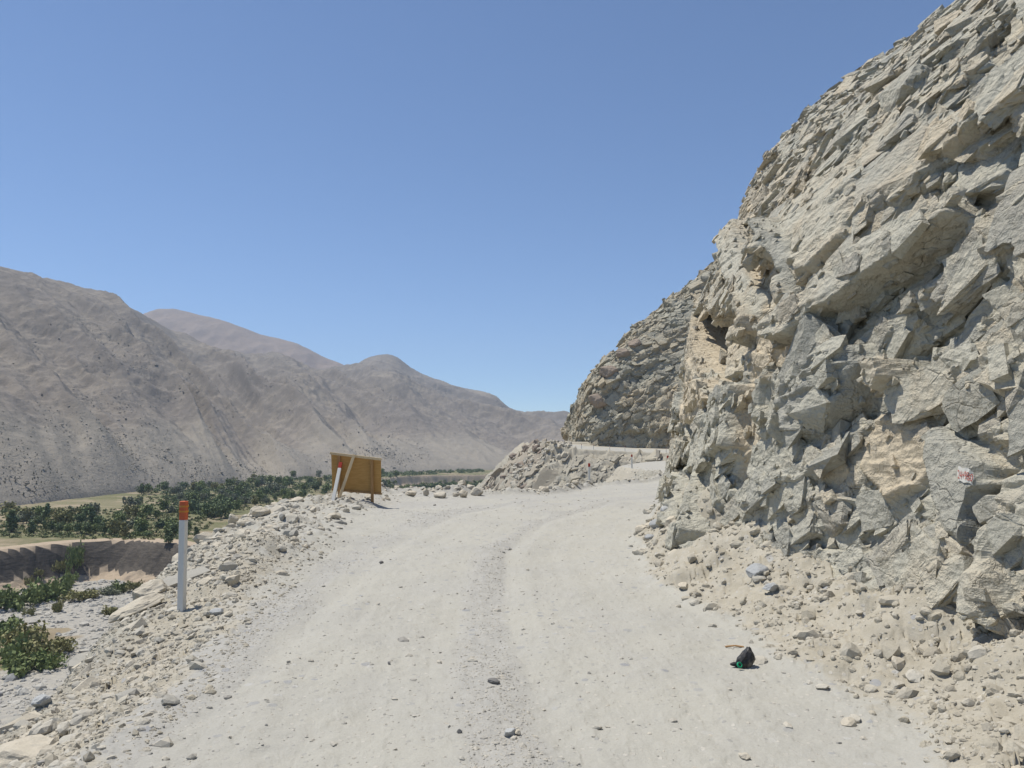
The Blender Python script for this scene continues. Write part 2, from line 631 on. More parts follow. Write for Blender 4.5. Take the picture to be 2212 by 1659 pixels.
M_ply = wood_mat("plywood", (0.40, 0.225, 0.075), (0.49, 0.29, 0.105), (1.2, 1.2, 9))
M_timber = wood_mat("weathered timber", (0.30, 0.17, 0.07), (0.40, 0.24, 0.11), (12, 12, 1.5))
M_batten = wood_mat("pale batten", (0.58, 0.44, 0.26), (0.66, 0.52, 0.33), (14, 14, 1.2))
M_bag, _nt, _p = new_mat("black plastic")
_n = N(_nt)
_c = _n.mix(_n.step(_n.noise(_n.objco(), 14, 5), 0.45, 0.7), (0.035, 0.035, 0.036), (0.20, 0.185, 0.155))
_nt.links.new(_c, _p.inputs["Base Color"])
_p.inputs["Roughness"].default_value = 0.45
M_cap, _nt, _p = new_mat("green plastic")
_p.inputs["Base Color"].default_value = (0.01, 0.26, 0.13, 1)
_p.inputs["Roughness"].default_value = 0.4

# ------------------------------------------------------------------ near terrain: road, verge and the slope under it
# outer (valley-side) edge of the road platform: x, y, level, width of the rubble shoulder
EDGE = [(-3.3, -12, 0, .7), (-3.35, -3, 0, .7), (-3.4, 3, 0, 1.15), (-3.45, 5.4, 0, 1.2), (-3.95, 9, 0, 1.2), (-4.95, 13, .02, 1.8), (-6.1, 19, .05, 2.3), (-6.7, 24, .05, 2.9),
        (-6.2, 28.3, 0, 2.6), (-4.4, 30.8, -.1, 1.7), (-1.6, 33, -.25, 1.1), (1.5, 36.2, -.4, .8), (4.4, 45.6, -.5, .5), (7.3, 47, -.4, .4), (9.2, 49, -.2, .4),
        (9.8, 51.5, 0, .4), (9.7, 60, 0, .5), (9.7, 71, 0, .6), (11.5, 79, 0, .6), (15, 88, .1, .6), (21, 97, .2, .6), (32, 108, .3, .6), (44, 130, .3, .6), (50, 155, .3, .6),
        (49, 176, .25, .6), (42, 191, .2, .5), (30, 197, .6, .4), (17, 200, 1.3, .4), (10.5, 203.5, 2.0, 2.5), (6.5, 211, 2.3, 2), (5, 235, 2.5, 1), (4, 330, 3, 1)]
EXY = [(a, b) for a, b, c, d in EDGE]
PLATFORM = EXY + [(500, 330), (500, -12)]
RIGHT = [(2.4, -12), (2.35, 0), (2.07, 4.2), (1.75, 8.2), (1.72, 11), (2.5, 15.7), (4.2, 23), (6, 29), (9, 35), (13, 42), (15.2, 50), (15.2, 71), (17, 77), (20, 83), (25.5, 91.5),
         (36, 102), (49, 126), (56, 154), (55, 179), (46, 196.5), (31, 203.5), (18, 207), (13.5, 210), (9, 216), (5, 237), (0, 330)]
TOE = [(6.2, -9), (5.0, -3), (4.3, 1.5), (3.85, 4.2), (3.6, 6), (3.3, 8), (2.95, 10), (2.75, 12), (3.1, 15), (3.65, 18.5), (4.15, 21), (4.6, 22.6), (5.6, 24), (7.4, 25.2), (10.5, 26.8), (16, 30), (24, 36)]


def lookup(par, k):
    v = np.array([e[k] for e in EDGE], float)
    return np.interp(par, np.arange(len(v)), v)


TY = np.array([p[1] for p in TOE[:12]]); TX = np.array([p[0] for p in TOE[:12]])
RY = np.array([p[1] for p in RIGHT[:8]]); RX = np.array([p[0] for p in RIGHT[:8]])
RUT_L = [(-1.75, -6), (-1.85, 3), (-1.95, 6.1), (-2.0, 8.4), (-2.05, 12.5), (-1.85, 15.7), (-1.2, 20), (.6, 24.5), (3.2, 29), (6.5, 34), (10, 40)]
RUT_R = [(.55, -6), (.42, 2), (.30, 4.2), (.04, 6.7), (-.07, 9.2), (-.05, 12.9), (.75, 17.6), (2.4, 22), (4.6, 27), (8, 33), (12, 40)]


def ground_h(x, y, fine=True):
    """height of the near terrain, its masks and the signed distance to the outer edge"""
    x = np.asarray(x, float)
    y = np.asarray(y, float)
    d, par = polydist(x, y, EXY)
    ins = inpoly(x, y, PLATFORM)
    lev = lookup(par, 2)
    wsh = lookup(par, 3)
    r = np.hypot(x, y)
    near = 1 - smooth(45, 70, r)
    far = 1 - near
    n1 = fbm(x * .55, y * .55, 0, 4, 3)
    n2 = fbm(x * 2.1, y * 2.1, 0, 4, 5)
    # the platform
    z = lev + .05 * n1 * near
    z = z + far * np.clip(d, 0, 7) * np.where((y > 170), .13, .02)
    dlr, _ = polydist(x, y, RUT_L)
    drr, _ = polydist(x, y, RUT_R)
    z = z + near * (.015 * np.exp(-((dlr - .28) / .2) ** 2) - .014 * np.exp(-(dlr / .15) ** 2) + .016 * np.exp(-((drr - .3) / .2) ** 2) - .015 * np.exp(-(drr / .14) ** 2)) * (.7 + .6 * n1)
    # windrow of rubble along the outer edge
    wr = near * smooth(7, 12, r) * (.20 + .20 * smooth(-.3, .6, n1)) * np.exp(-((d - .55 * wsh) / (.42 * wsh)) ** 2)
    z = z + np.where(ins, wr, wr)
    wr = wr * (1 - .85 * np.exp(-((y - 24.5) / 3.5) ** 2) * (x < -2))
    sh = np.where(ins, 1 - smooth(wsh * .55, wsh * 1.15, d + .35 * n2 * near), 1)
    shn = sh * near
    # the shoulder sags to the edge close by
    z = z - near * (1 - smooth(8, 12, r)) * np.where(ins, .32 * (1 - smooth(0, wsh, d)), .32)
    # talus at the foot of the cliff
    ty = np.interp(y, TY, TX)
    ry = np.interp(y, RY, RX)
    tl = np.clip((x - ry + .35 * n1 + .12 * n2) / np.maximum(ty - ry, .6), 0, 1.6) * near * (1 - smooth(22, 27, y))
    z = z + tl ** 1.5 * (.5 + .12 * n1)
    dirt = np.clip(smooth(.03, .35, tl) * (1 - .7 * smooth(13, 19, y)), 0, 1)
    # far cut bank inside the road
    rise = np.clip(d - 6.8, 0, np.where(y > 165, 1.2, 30)) * np.where(ins, 1, 0) * far * smooth(-5, 8, x - .22 * y)
    z = z + rise * 1.3
    # slope under the road
    dd = np.where(ins, 0, d)
    sl = np.where(near > .5, 1.1, 1.02)
    drop = dd * sl * smooth(-.2, .9, dd)
    z = z - drop
    out = np.where(ins, 0, smooth(0, .5, d))
    if fine:
        # broken rock on the slope
        L = np.where(r > 112, 4.0, np.where(r > 60, 1.2, 1.1))
        for Lx, amp, seed in ((1.0, .34, 21), (.38, .16, 22), (.15, .07, 23)):
            o, pl, e, t = planes((x + .6 * y * 0 + .2 * n1) / (L * Lx * 1.5), (y) / (L * Lx), z / (L * Lx), seed)
            z = z + (out * np.where(r > 112, .85, .5 * smooth(0, 2.2, np.where(ins, 0, d)))) * L * amp * (.5 * o + 1.0 * pl)
        # crumbly shoulder and talus
        k = np.clip(shn * .75 + dirt * .8, 0, 1)
        o, pl, e, t = planes(x / .34 + .4 * n2, y / .34, 0 * x, 31)
        o2, pl2, e2, t2 = planes(x / .12 + .3 * n2, y / .12, 0 * x, 32)
        z = z + k * (.035 * np.clip(o, -.5, 1) + .05 * pl + .012 * o2 + .014 * pl2)
        z = z + near * .006 * fbm(x * 9, y * 9, 0, 3, 41) + k * .03 * n2
        z = z + near * (1 - k) * .007 * np.clip(o2, 0, 1)
    z = z - (.26 * np.exp(-(((x + 4.7) / 2.6) ** 2 + ((y - 23.6) / 2.0) ** 2))) * near
    # masks
    grav = near * np.clip(np.exp(-((drr - .25) / .24) ** 2) * (x < np.interp(y, [p[1] for p in RUT_R], [p[0] for p in RUT_R])) +
                          .9 * np.exp(-((dlr - .45) / .40) ** 2) * (x < np.interp(y, [p[1] for p in RUT_L], [p[0] for p in RUT_L])), 0, 1)
    grav = np.clip(grav + .50 * smooth(13, 26, r) + .45 * n1 + .12 * n2, 0, 1)
    u_ = x - np.interp(y, [p[1] for p in RUT_R], [p[0] for p in RUT_R])
    grav = np.clip(grav + near * .40 * fbm(u_ * 2.4, y * .10, 0, 3, 47), 0, 1)
    z = z + np.where(ins, near * .008 * fbm(u_ * 3.2, y * .12, 0, 3, 48), 0)
    brown = np.clip(dirt + .62 * shn * (1 - .8 * smooth(9, 16, r)) + .25 * shn + far * np.where(ins, .1 + smooth(5.2, 6.5, d), .75 - .6 * smooth(2, 9, d)), 0, 1)
    rocky = np.clip(np.where(ins, .45 * shn * smooth(9, 16, r), np.where(r > 60, .85 * smooth(1.5, 6, d + 1.5 * n1), .8)), 0, 1)
    return z, np.stack([grav, brown, rocky], -1), np.where(ins, d, -d), wsh


def hit(px, py, hf, t0, t1, n=3000):
    """where the sight line of a point of the photograph meets a height function"""
    a, c = ray(px, py)
    t = np.geomspace(t0, t1, n)
    h = hf(a * t, t)
    below = CAM_H + c * t < h
    i = int(np.argmax(below)) if below.any() else n - 1
    return Vector((a * t[i], t[i], float(h[i])))


def gh(x, y):
    return ground_h(x, y)[0]


def on_ground(px, py):
    return hit(px, py, gh, 1.5, 260, 2500)


rr = np.concatenate([np.geomspace(.6, 3, 40, endpoint=False), np.geomspace(3, 62, 560, endpoint=False), np.linspace(62, 172, 130, endpoint=False),
                     np.linspace(172, 214, 190, endpoint=False), np.linspace(214, 330, 110)])
aa = np.radians(np.concatenate([np.linspace(-80, -37, 50, endpoint=False), np.linspace(-37, 37, 880, endpoint=False), np.linspace(37, 75, 30)]))
R_, A_ = np.meshgrid(rr, aa, indexing="ij")
GX, GY = R_ * np.sin(A_), R_ * np.cos(A_)
GZ, GC, GD, GW = ground_h(GX, GY)
V = np.stack([GX, GY, GZ], -1).reshape(-1, 3)
Cc = GC.reshape(-1, 3)
F = grid_faces(len(rr), len(aa))
fc = V[F].mean(1)
keep = fc[:, 2] > -53
rightd = RIGHT
road_poly = [(e[0], e[1]) for e in EDGE] + RIGHT[::-1]
fx, fy = fc[:, 0], fc[:, 1]
jit = .18 * vnoise(fx * 1.7, fy * 1.7, 0, 9)
inroad = inpoly(fx + jit, fy, road_poly) & ((GD.ravel()[F[:, 0]] + jit * 1.5) > GW.ravel()[F[:, 0]] * .9)
for nm, sel in (("road", keep & inroad), ("road_verge", keep & ~inroad)):
    v_, f_, c_ = compact(V, F[sel][:, ::-1], Cc)
    structure(nm, mesh_np(nm, v_, f_, c_, smooth_shade=True), M_ground)

# ------------------------------------------------------------------ cliffs
def hull_block(seed, extra=7, jit=.30):
    """an angular block: the convex hull of a jittered box with a few knocked-off corners"""
    r = np.random.default_rng(seed)
    pts = np.array([(a, b, c) for a in (-1, 1) for b in (-1, 1) for c in (-1, 1)], float)
    pts = pts * (1 - r.uniform(0, jit * 1.6, (8, 1))) + r.normal(0, jit * .5, (8, 3))
    pts = np.concatenate([pts, r.uniform(-1, 1, (extra, 3))])
    bm = bmesh.new()
    vs = [bm.verts.new(p) for p in pts]
    res = bmesh.ops.convex_hull(bm, input=vs)
    bmesh.ops.delete(bm, geom=[v for v in bm.verts if not v.link_faces], context="VERTS")
    bmesh.ops.triangulate(bm, faces=bm.faces)
    bm.verts.index_update()
    v = np.array([p.co[:] for p in bm.verts])
    f = np.array([[q.index for q in p.verts] for p in bm.faces])
    bm.free()
    return v, f


HB = [hull_block(s) for s in range(30)]


def chip(block, seed, cuts):
    """the same block with chipped, uneven faces"""
    v, f = block
    for _ in range(cuts):
        mid, nv, nf = {}, [tuple(p) for p in v], []
        for a, b, c in f:
            m = []
            for i, j in ((a, b), (b, c), (c, a)):
                k = (min(i, j), max(i, j))
                if k not in mid:
                    mid[k] = len(nv)
                    nv.append(tuple((v[i] + v[j]) / 2))
                m.append(mid[k])
            nf += [(a, m[0], m[2]), (m[0], b, m[1]), (m[2], m[1], c), (m[0], m[1], m[2])]
        v, f = np.array(nv), np.array(nf)
    o, pl, e, t = planes(v[:, 0] * 2.6 + seed, v[:, 1] * 2.6, v[:, 2] * 2.6, 700 + seed)
    k = .05 * o + .07 * pl + .05 * fbm(v[:, 0] * 3 + seed, v[:, 1] * 3, v[:, 2] * 3, 3, 800 + seed)
    return v * (1 + k)[:, None], f


HB_BIG = [chip(HB[i], i, 3) for i in range(16)]
HB_MID = [chip(HB[i], i, 2) for i in range(16)]


def embed(P, Tu, Tv, Nn, dims, out, spin, wob, cols, lib=None):
    """blocks set into a surface: P centres, tangent frame, half sizes (along the joint, across, outwards), how far they stand out"""
    lib = lib or HB
    n = len(P)
    c, s_ = np.cos(spin)[:, None], np.sin(spin)[:, None]
    A = Tu * c + Tv * s_
    Bv = -Tu * s_ + Tv * c
    A = A + Nn * RNG.normal(0, wob, (n, 1))
    Bv = Bv + Nn * RNG.normal(0, wob, (n, 1))
    A /= np.linalg.norm(A, axis=1)[:, None]
    Cn = np.cross(A, Bv)
    Cn /= np.linalg.norm(Cn, axis=1)[:, None]
    Cn *= np.sign((Cn * Nn).sum(1))[:, None]
    Bv = np.cross(Cn, A)
    O = P + Nn * out[:, None]
    pick = RNG.integers(0, len(lib), n)
    vs, fs, cs, base = [], [], [], 0
    for k, (pv, pf) in enumerate(lib):
        i = np.where(pick == k)[0]
        if not len(i):
            continue
        q = pv[None] * dims[i][:, None]
        v = q[..., 0:1] * A[i][:, None] + q[..., 1:2] * Bv[i][:, None] + q[..., 2:3] * Cn[i][:, None] + O[i][:, None]
        flip = np.linalg.det(np.stack([A[i], Bv[i], Cn[i]], 1)) < 0
        ff = np.broadcast_to(pf[None], (len(i),) + pf.shape).copy()
        ff[flip] = ff[flip][..., ::-1]
        vs.append(v.reshape(-1, 3))
        fs.append((ff + (np.arange(len(i)) * len(pv))[:, None, None]).reshape(-1, 3) + base)
        cs.append(np.repeat(cols[i], len(pv), 0))
        base += len(i) * len(pv)
    return np.concatenate(vs), np.concatenate(fs), np.concatenate(cs)


def join_np(parts):
    vs, fs, cs, b = [], [], [], 0
    for v, f, c in parts:
        if f.shape[1] == 4:
            f = np.concatenate([f[:, [0, 1, 2]], f[:, [0, 2, 3]]])
        vs.append(v); fs.append(f + b); cs.append(c)
        b += len(v)
    return np.concatenate(vs), np.concatenate(fs), np.concatenate(cs)


def clad(c, Pd, layers, keepf, tanm, dens, wobble=.12):
    """cover a displaced cliff surface with broken blocks, layer by layer: (count, half size, spread, stand-out)"""
    du = np.gradient(Pd, axis=0)
    dv = np.gradient(Pd, axis=1)
    Tu = np.gradient(c.B, axis=0)
    Tu /= np.linalg.norm(Tu, axis=-1, keepdims=True)
    Nn = c.Nrm
    Tv = np.cross(Tu, Nn)
    Tv *= np.sign(Tv[..., 2:3])
    area = np.linalg.norm(np.cross(du, dv), axis=-1)
    parts = []
    for cnt, size, spread, stand, flat in layers:
        p = area * dens * keepf(size)
        p = (p / p.sum()).ravel()
        i = RNG.choice(p.size, cnt, p=p)
        P = Pd.reshape(-1, 3)[i]
        sz = size * RNG.lognormal(0, spread, cnt)
        dims = np.stack([sz * RNG.uniform(.9, 1.6, cnt), sz * RNG.uniform(.6, 1.0, cnt), sz * flat * RNG.uniform(.5, 1.0, cnt)], -1)
        out = dims[:, 2] * (stand + RNG.normal(0, .25, cnt))
        spin = np.where(RNG.random(cnt) < .80, RNG.normal(math.pi - .55, .20, cnt), np.where(RNG.random(cnt) < .5, RNG.normal(1.25, .3, cnt), RNG.uniform(0, 3.14, cnt)))
        tn = tanm.ravel()[i] + RNG.normal(0, .14, cnt)
        cols = np.stack([RNG.random(cnt), np.clip(tn, -1, 1), 0 * tn], -1)
        parts.append(embed(P, Tu.reshape(-1, 3)[i], Tv.reshape(-1, 3)[i], Nn.reshape(-1, 3)[i], dims, out, spin, wobble, cols, HB_BIG if len(parts) == 0 else (HB_MID if len(parts) == 1 else HB)))
    return parts


KSQ = lambda y: 1.0 + .30 * (1 - smooth(13, 22, y))
PROFILE = [(-1.5, -.35), (.4, 0), (.9, .12), (2.5, .45), (5.2, .8), (7.2, 1.7), (9, 2.65), (10.35, 3.45), (11.3, 4.25), (12.3, 5.45), (13.2, 6.85), (14, 8.15), (15.3, 10.15), (17.5, 15), (19, 20), (24, 40), (28, 60)]


class Cliff:
    """a rock face grown from a foot line and a profile: base grid, outward direction, broken-block displacement"""

    def __init__(s, foot, profile, nu, nz, zexp=1.0, squeeze=None, dens=None, z0=0.0, lean=None, cut=None):
        pts, tt = resample(foot, 800)
        seg = np.hypot(*np.diff(pts[:, :2], axis=0).T)
        arc = np.concatenate([[0], np.cumsum(seg)])
        w = np.ones(len(arc)) if dens is None else dens(pts[:, 0], pts[:, 1])
        cw = np.concatenate([[0], np.cumsum((w[1:] + w[:-1]) / 2 * seg)])
        s.arc = np.interp(np.linspace(0, cw[-1], nu), cw, arc)
        s.x = np.interp(s.arc, arc, pts[:, 0])
        s.y = np.interp(s.arc, arc, pts[:, 1])
        tx, ty = np.gradient(s.x, s.arc), np.gradient(s.y, s.arc)
        ln = np.hypot(tx, ty)
        s.nx, s.ny = -ty / ln, tx / ln                 # outward, to the left of the walking direction
        for _ in range(int(nu * .03)):
            s.nx = np.convolve(np.pad(s.nx, 1, mode="edge"), [.25, .5, .25], "valid")
            s.ny = np.convolve(np.pad(s.ny, 1, mode="edge"), [.25, .5, .25], "valid")
        pz, px_ = np.array(profile).T
        fine = np.linspace(pz[0], pz[-1], 600)
        px_f = np.interp(fine, pz, px_)
        k = np.ones(41) / 41
        px_f = np.convolve(np.pad(px_f, 20, mode="edge"), k, "valid")
        al = np.concatenate([[0], np.cumsum(np.hypot(np.diff(fine), np.diff(px_f)))])
        if cut:
            s.t = np.concatenate([np.linspace(0, cut, nz - 60, endpoint=False), np.linspace(cut, al[-1], 60)])
        else:
            s.t = np.linspace(0, 1, nz) ** zexp * al[-1]
        s.z = np.interp(s.t, al, fine) + z0
        s.p = np.interp(s.t, al, px_f)
        dz, dp = np.gradient(s.z, s.t), np.gradient(s.p, s.t)
        lx, ly = (s.nx, s.ny) if lean is None else (-lean[0] + 0 * s.nx, -lean[1] + 0 * s.ny)
        X = s.x[:, None] - lx[:, None] * s.p[None]
        Y = s.y[:, None] - ly[:, None] * s.p[None]
        Z = np.broadcast_to(s.z[None], X.shape)
        if squeeze is not None:
            Z = Z / np.where(Z > 0, squeeze(s.y)[:, None], 1)
        s.B = np.stack([X, Y, Z], -1)
        du = np.gradient(s.B, axis=0)
        dv = np.gradient(s.B, axis=1)
        nn = np.cross(dv, du)
        nn /= np.maximum(np.linalg.norm(nn, axis=-1, keepdims=True), 1e-9)
        s.Nrm = np.stack([blur(nn[..., k], 6) for k in range(3)], -1)
        s.S, s.T = np.meshgrid(s.arc, s.t, indexing="ij")
        # sight angles of the base surface, used once to find where a feature of the photograph lies on it
        s.ua = X / np.maximum(Y, .3)
        s.uc = (Z - CAM_H) / np.maximum(Y, .3)
        s.hid = (s.Nrm[..., 0] * X + s.Nrm[..., 1] * Y + s.Nrm[..., 2] * (Z - CAM_H) > -.02) | (Y < .5)

    def st(s, px, py):
        a, c = ray(px, py)
        d = (s.ua - a) ** 2 + (s.uc - c) ** 2 + np.where(s.hid, 9, 0)
        i = np.unravel_index(np.argmin(d), d.shape)
        return s.S[i], s.T[i]

    def poly(s, pts):
        return [s.st(*p) for p in pts]


cl = Cliff(TOE, PROFILE, 1150, 860, zexp=1.12, squeeze=KSQ, lean=(1.0, .12), cut=22.0, dens=lambda x, y: 1 / np.clip(np.hypot(x, y), 4.5, 24) ** .75)
BX, BY, BZ = cl.B[..., 0], cl.B[..., 1], cl.B[..., 2]
S, T = cl.S, cl.T
SC = S * .45
w1 = fbm(BX * .5, BY * .5, BZ * .5, 3, 61)
w2 = fbm(BX * 1.9, BY * 1.9, BZ * 1.9, 2, 62)
w3 = fbm(BX * 5, BY * 5, BZ * 5, 4, 63)
# joints run from far-low to near-high across the face
ang = math.radians(47)
qa = (-SC * math.cos(ang) + T * math.sin(ang))
qb = (SC * math.sin(ang) + T * math.cos(ang))
zone = smooth(8.4, 11.0, T + 1.2 * w1)          # loose scree at the top
o1, p1, e1, t1 = planes(qa / 2.6 + .16 * w1, qb / 1.05 + .20 * w1, BX * 0 + 3.3, 101)
o2, p2, e2, t2 = planes(qa / .95 + .20 * w1, qb / .46 + .12 * w2, BX * 0 + 1.7, 102)
o3, p3, e3, t3 = planes(SC / .30 + .2 * w2, T / .27 + .2 * w1, BX * 0 + .6, 103)
hard = smooth(-.35, .5, fbm(BX * .33, BY * .33, BZ * .33, 3, 77))   # massive against shattered rock
soft = 1 - hard
o4, p4, e4, t4 = planes(SC / .13 + .15 * w2, T / .115 + .1 * w2, BX * 0 + .2, 104)
base = .20 * o1 + .34 * p1 + (.6 + .5 * soft) * (.10 * o2 + .16 * p2)
fine_ = (.35 + .9 * soft) * (.045 * o3 + .07 * p3) + (.35 + .65 * soft) * (.016 * o4 + .025 * p4)
sc1, sp1, se1, st1 = planes(SC / .40 + .2 * w2, T / .30 + .3 * w1, BX * 0 + 9, 105)
disp = base * (1 - zone) + (.08 * sc1 + .15 * sp1) * zone
tone = .5 * t1 + .3 * t2 + .2 * t3
tone = tone * (1 - zone) + (.55 * st1 + .3) * zone
tanm = .30 + .35 * w1 + .25 * (t2 - .5) - .25 * smooth(3.2, .6, BZ)
stain = np.zeros_like(BX)
# finer break-up, kept apart so that features can damp it
f1 = facets(qa / .62 + .15 * w1, qb / .33 + .12 * w2, 0 * BX, 111)
f2 = facets(SC / .20 + .2 * w2, T / .17 + .2 * w1, 0 * BX, 112)
f3 = facets(SC / .085 + .3 * w2, T / .075, 0 * BX, 113)
f4 = facets(qa / .34, qb / .2 + .2 * w2, 0 * BX, 114, .5, True)
f1, f2, f3, f4 = (f - f.mean() for f in (f1, f2, f3, f4))
detail = .7 * fine_ + .05 * f1 + (.3 + .8 * soft) * .05 * f2 + .03 * f4 * (.5 + .5 * soft) + (.4 + .6 * soft) * .022 * f3 + .022 * w3
detail -= (.06 * np.exp(-(e1 / .03) ** 2) + .045 * np.exp(-(e2 / .035) ** 2) + .022 * np.exp(-(e3 / .05) ** 2) * (.3 + soft))
detail = detail * (1 - zone) + zone * (.055 * o3 + .09 * p3 + .025 * o4 + .035 * p4 + .10 * f2 + .04 * f3 + .05 * f4)
dfac = np.ones_like(BX)
plate = np.zeros_like(BX)


def feature(pts, off, gs=0.0, gt=0.0, rough=.5, tan=None, tn=None, edge=.10, stn=None):
    """a named feature of the face: polygon on the surface, standing off it by off (+ a tilt along it)"""
    global disp, tanm, tone, stain, dfac, plate
    P = cl.poly(pts)
    wx, wy = S + .08 * w2, T + .06 * w1 + .05 * w2
    m = inpoly(wx, wy, P)
    if edge:
        d, _ = polydist(wx, wy, P + [P[0]])
        m = np.where(m, smooth(0, edge, d), 0.0)
    else:
        m = m.astype(float)
    cs = sum(p[0] for p in P) / len(P)
    ct = sum(p[1] for p in P) / len(P)
    val = np.clip(off + gs * (S - cs) + gt * (T - ct), off - .35, off + .35)
    disp = disp * (1 - m) + (val + rough * (.08 * o2 + .13 * p2)) * m
    dfac = dfac * (1 - m) + (.08 + .85 * rough) * m
    plate = np.maximum(plate, (m > .02) * (1.0 if rough < .6 else .6))
    if tan is not None:
        tanm = tanm * (1 - m) + (tan + .3 * (tanm - .3)) * m
    if tn is not None:
        tone = tone * (1 - m) + tn * m
    if stn is not None:
        stain = stain * (1 - m) + stn * m


# tan crumbly gully
feature([(1640, 470), (1690, 560), (1680, 690), (1700, 760), (1650, 830), (1660, 900), (1610, 1010), (1605, 1195), (1535, 1195), (1575, 1000), (1590, 880), (1600, 760), (1630, 640)], -.22, 0, 0, .8, .95, .15, .15)
# pale slab at the silhouette
feature([(1475, 700), (1500, 665), (1512, 690), (1520, 800), (1500, 900), (1470, 910), (1465, 800)], .12, 0, .05, .4, .7, .05, .06)
# recess under its roof, with a rib of rock standing in it
feature([(1512, 662), (1592, 652), (1596, 700), (1580, 830), (1545, 850), (1518, 800)], -.62, 0, -.32, .45, .6, .1, .03)
feature([(1552, 690), (1572, 668), (1580, 720), (1572, 800), (1548, 820)], -.25, .1, -.2, .4, .55, .1, .03)
feature([(1495, 830), (1530, 820), (1545, 860), (1520, 905), (1480, 915)], .22, 0, .1, .4, .8, .05, .03)
feature([(1485, 915), (1520, 905), (1500, 960), (1480, 970)], -.25, 0, 0, .4, .3, .3, .03)
# grey plates standing on edge above the big slab
feature([(1688, 470), (1712, 505), (1742, 640), (1712, 660), (1690, 600), (1680, 540)], .20, .35, .05, .3, .05, .75, .04)
feature([(1590, 520), (1630, 480), (1640, 620), (1630, 690), (1605, 640)], .18, .1, 0, .3, .2, .5, .04)
# broad smooth face
feature([(1700, 440), (1760, 350), (1850, 340), (1880, 420), (1850, 520), (1760, 600), (1735, 560)], .06, -.02, -.06, .35, .35, .12, .10)
# big leaning slab and the hollow under it
feature([(1678, 715), (1690, 742), (1752, 735), (1830, 660), (1960, 565), (2080, 455), (2060, 425), (1950, 470), (1880, 520), (1760, 640)], .26, .05, -.12, .60, .25, .12, .05)
feature([(1696, 744), (1764, 738), (1752, 790), (1690, 820), (1680, 800)], -.40, 0, -.1, .25, .25, .35, .02)
feature([(1690, 820), (1672, 830), (1665, 880), (1690, 960), (1712, 905), (1712, 840)], .16, -.35, 0, .3, .2, .4, .03)
feature([(1770, 735), (1960, 600), (2080, 500), (2060, 560), (1900, 690), (1780, 770)], -.20, 0, -.1, .6, .5, .25, .06)
# dark blocky mass
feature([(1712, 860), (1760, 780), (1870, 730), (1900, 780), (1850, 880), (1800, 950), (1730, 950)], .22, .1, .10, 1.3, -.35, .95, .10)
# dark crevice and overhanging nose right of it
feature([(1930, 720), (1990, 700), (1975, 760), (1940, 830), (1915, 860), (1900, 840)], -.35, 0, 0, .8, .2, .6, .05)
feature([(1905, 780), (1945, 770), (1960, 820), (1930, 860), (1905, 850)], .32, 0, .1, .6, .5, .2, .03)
# tan fan in the middle
feature([(1900, 890), (1990, 880), (2020, 960), (1990, 1060), (1900, 1090), (1850, 1010)], .05, 0, -.03, .5, 1.0, .1, .10)
# grey plate that carries the painted number
feature([(2010, 900), (2060, 930), (2150, 990), (2165, 1150), (2120, 1190), (2050, 1110), (2000, 1000)], .14, .02, -.02, .0, -.3, .80, .06)
# deep crack at the right and the block beside it
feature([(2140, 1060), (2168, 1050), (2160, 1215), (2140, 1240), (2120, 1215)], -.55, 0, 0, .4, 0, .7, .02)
feature([(2165, 1140), (2212, 1120), (2240, 1400), (2150, 1330)], .30, 0, -.06, .4, .25, .45, .04)
# sheets of pale grey rock at the foot
feature([(1640, 1290), (1760, 1170), (1900, 1180), (1960, 1340), (1860, 1390), (1700, 1340)], .04, 0, -.06, .55, .02, .12, .10)
feature([(1900, 1350), (1990, 1310), (2080, 1380), (2060, 1460), (1960, 1440)], .12, 0, -.05, .3, .15, .08, .06)
feature([(1420, 1080), (1470, 1050), (1480, 1160), (1430, 1170)], .12, 0, 0, .3, .1, .1, .05)
feature([(1485, 1020), (1520, 980), (1535, 1150), (1500, 1230), (1480, 1200)], .20, -.2, 0, .3, -.1, .35, .04)
feature([(1545, 1200), (1605, 1190), (1600, 1260), (1550, 1265)], -.35, 0, 0, .5, .6, .3, .03, .5)

disp = blur(disp, 1, 1) + blur(detail, 1, 1) * blur(dfac, 2) + .09 * w1
Pc = cl.B + cl.Nrm * disp[..., None]
# blocks are broken off level underneath: push steps out sideways rather than up
Pc[..., 2] -= .35 * np.clip(disp, 0, 1) * cl.Nrm[..., 2]
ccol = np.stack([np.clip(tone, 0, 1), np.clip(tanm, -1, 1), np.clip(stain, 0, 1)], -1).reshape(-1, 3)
cliff_v = Pc.reshape(-1, 3)
rdist = np.hypot(np.hypot(BX, BY), BZ)
vis = ((np.abs(BX / np.maximum(BY, .5)) < .80) & (BY > 1.5) & ~(cl.hid & (BY > 25))).astype(float) / np.clip(rdist, 5, 25) ** 1.2


wide = np.clip(blur(plate, 9) * 4, 0, 1)
soft_keep = .35 + .65 * soft
sn, tn_ = cl.st(2085, 1026)
num_d = np.hypot((S - sn) * .9, T - tn_)


def keep_near(size):
    k = 1 - (wide if size > .17 else plate * (.92 if size > .07 else .5))
    if size > .17:
        k = k * soft_keep
    z_ = zone if size < .25 else 1 - .7 * zone
    k = k * (num_d > .34 + 2.4 * size)
    return k * (.35 + z_) * np.where(BZ > .1, 1, .2)


blocks = clad(cl, Pc, [(760, .25, .24, -.50, .55), (2600, .15, .30, -.52, .6), (4200, .080, .40, -.32, .7), (15000, .034, .45, -.05, .8)], keep_near, tanm, vis)
cv, cf, cc = join_np([(cliff_v, grid_faces(*BX.shape)[:, ::-1], ccol)] + blocks)
structure("cliff", mesh_np("cliff", cv, cf, cc), M_cliff)


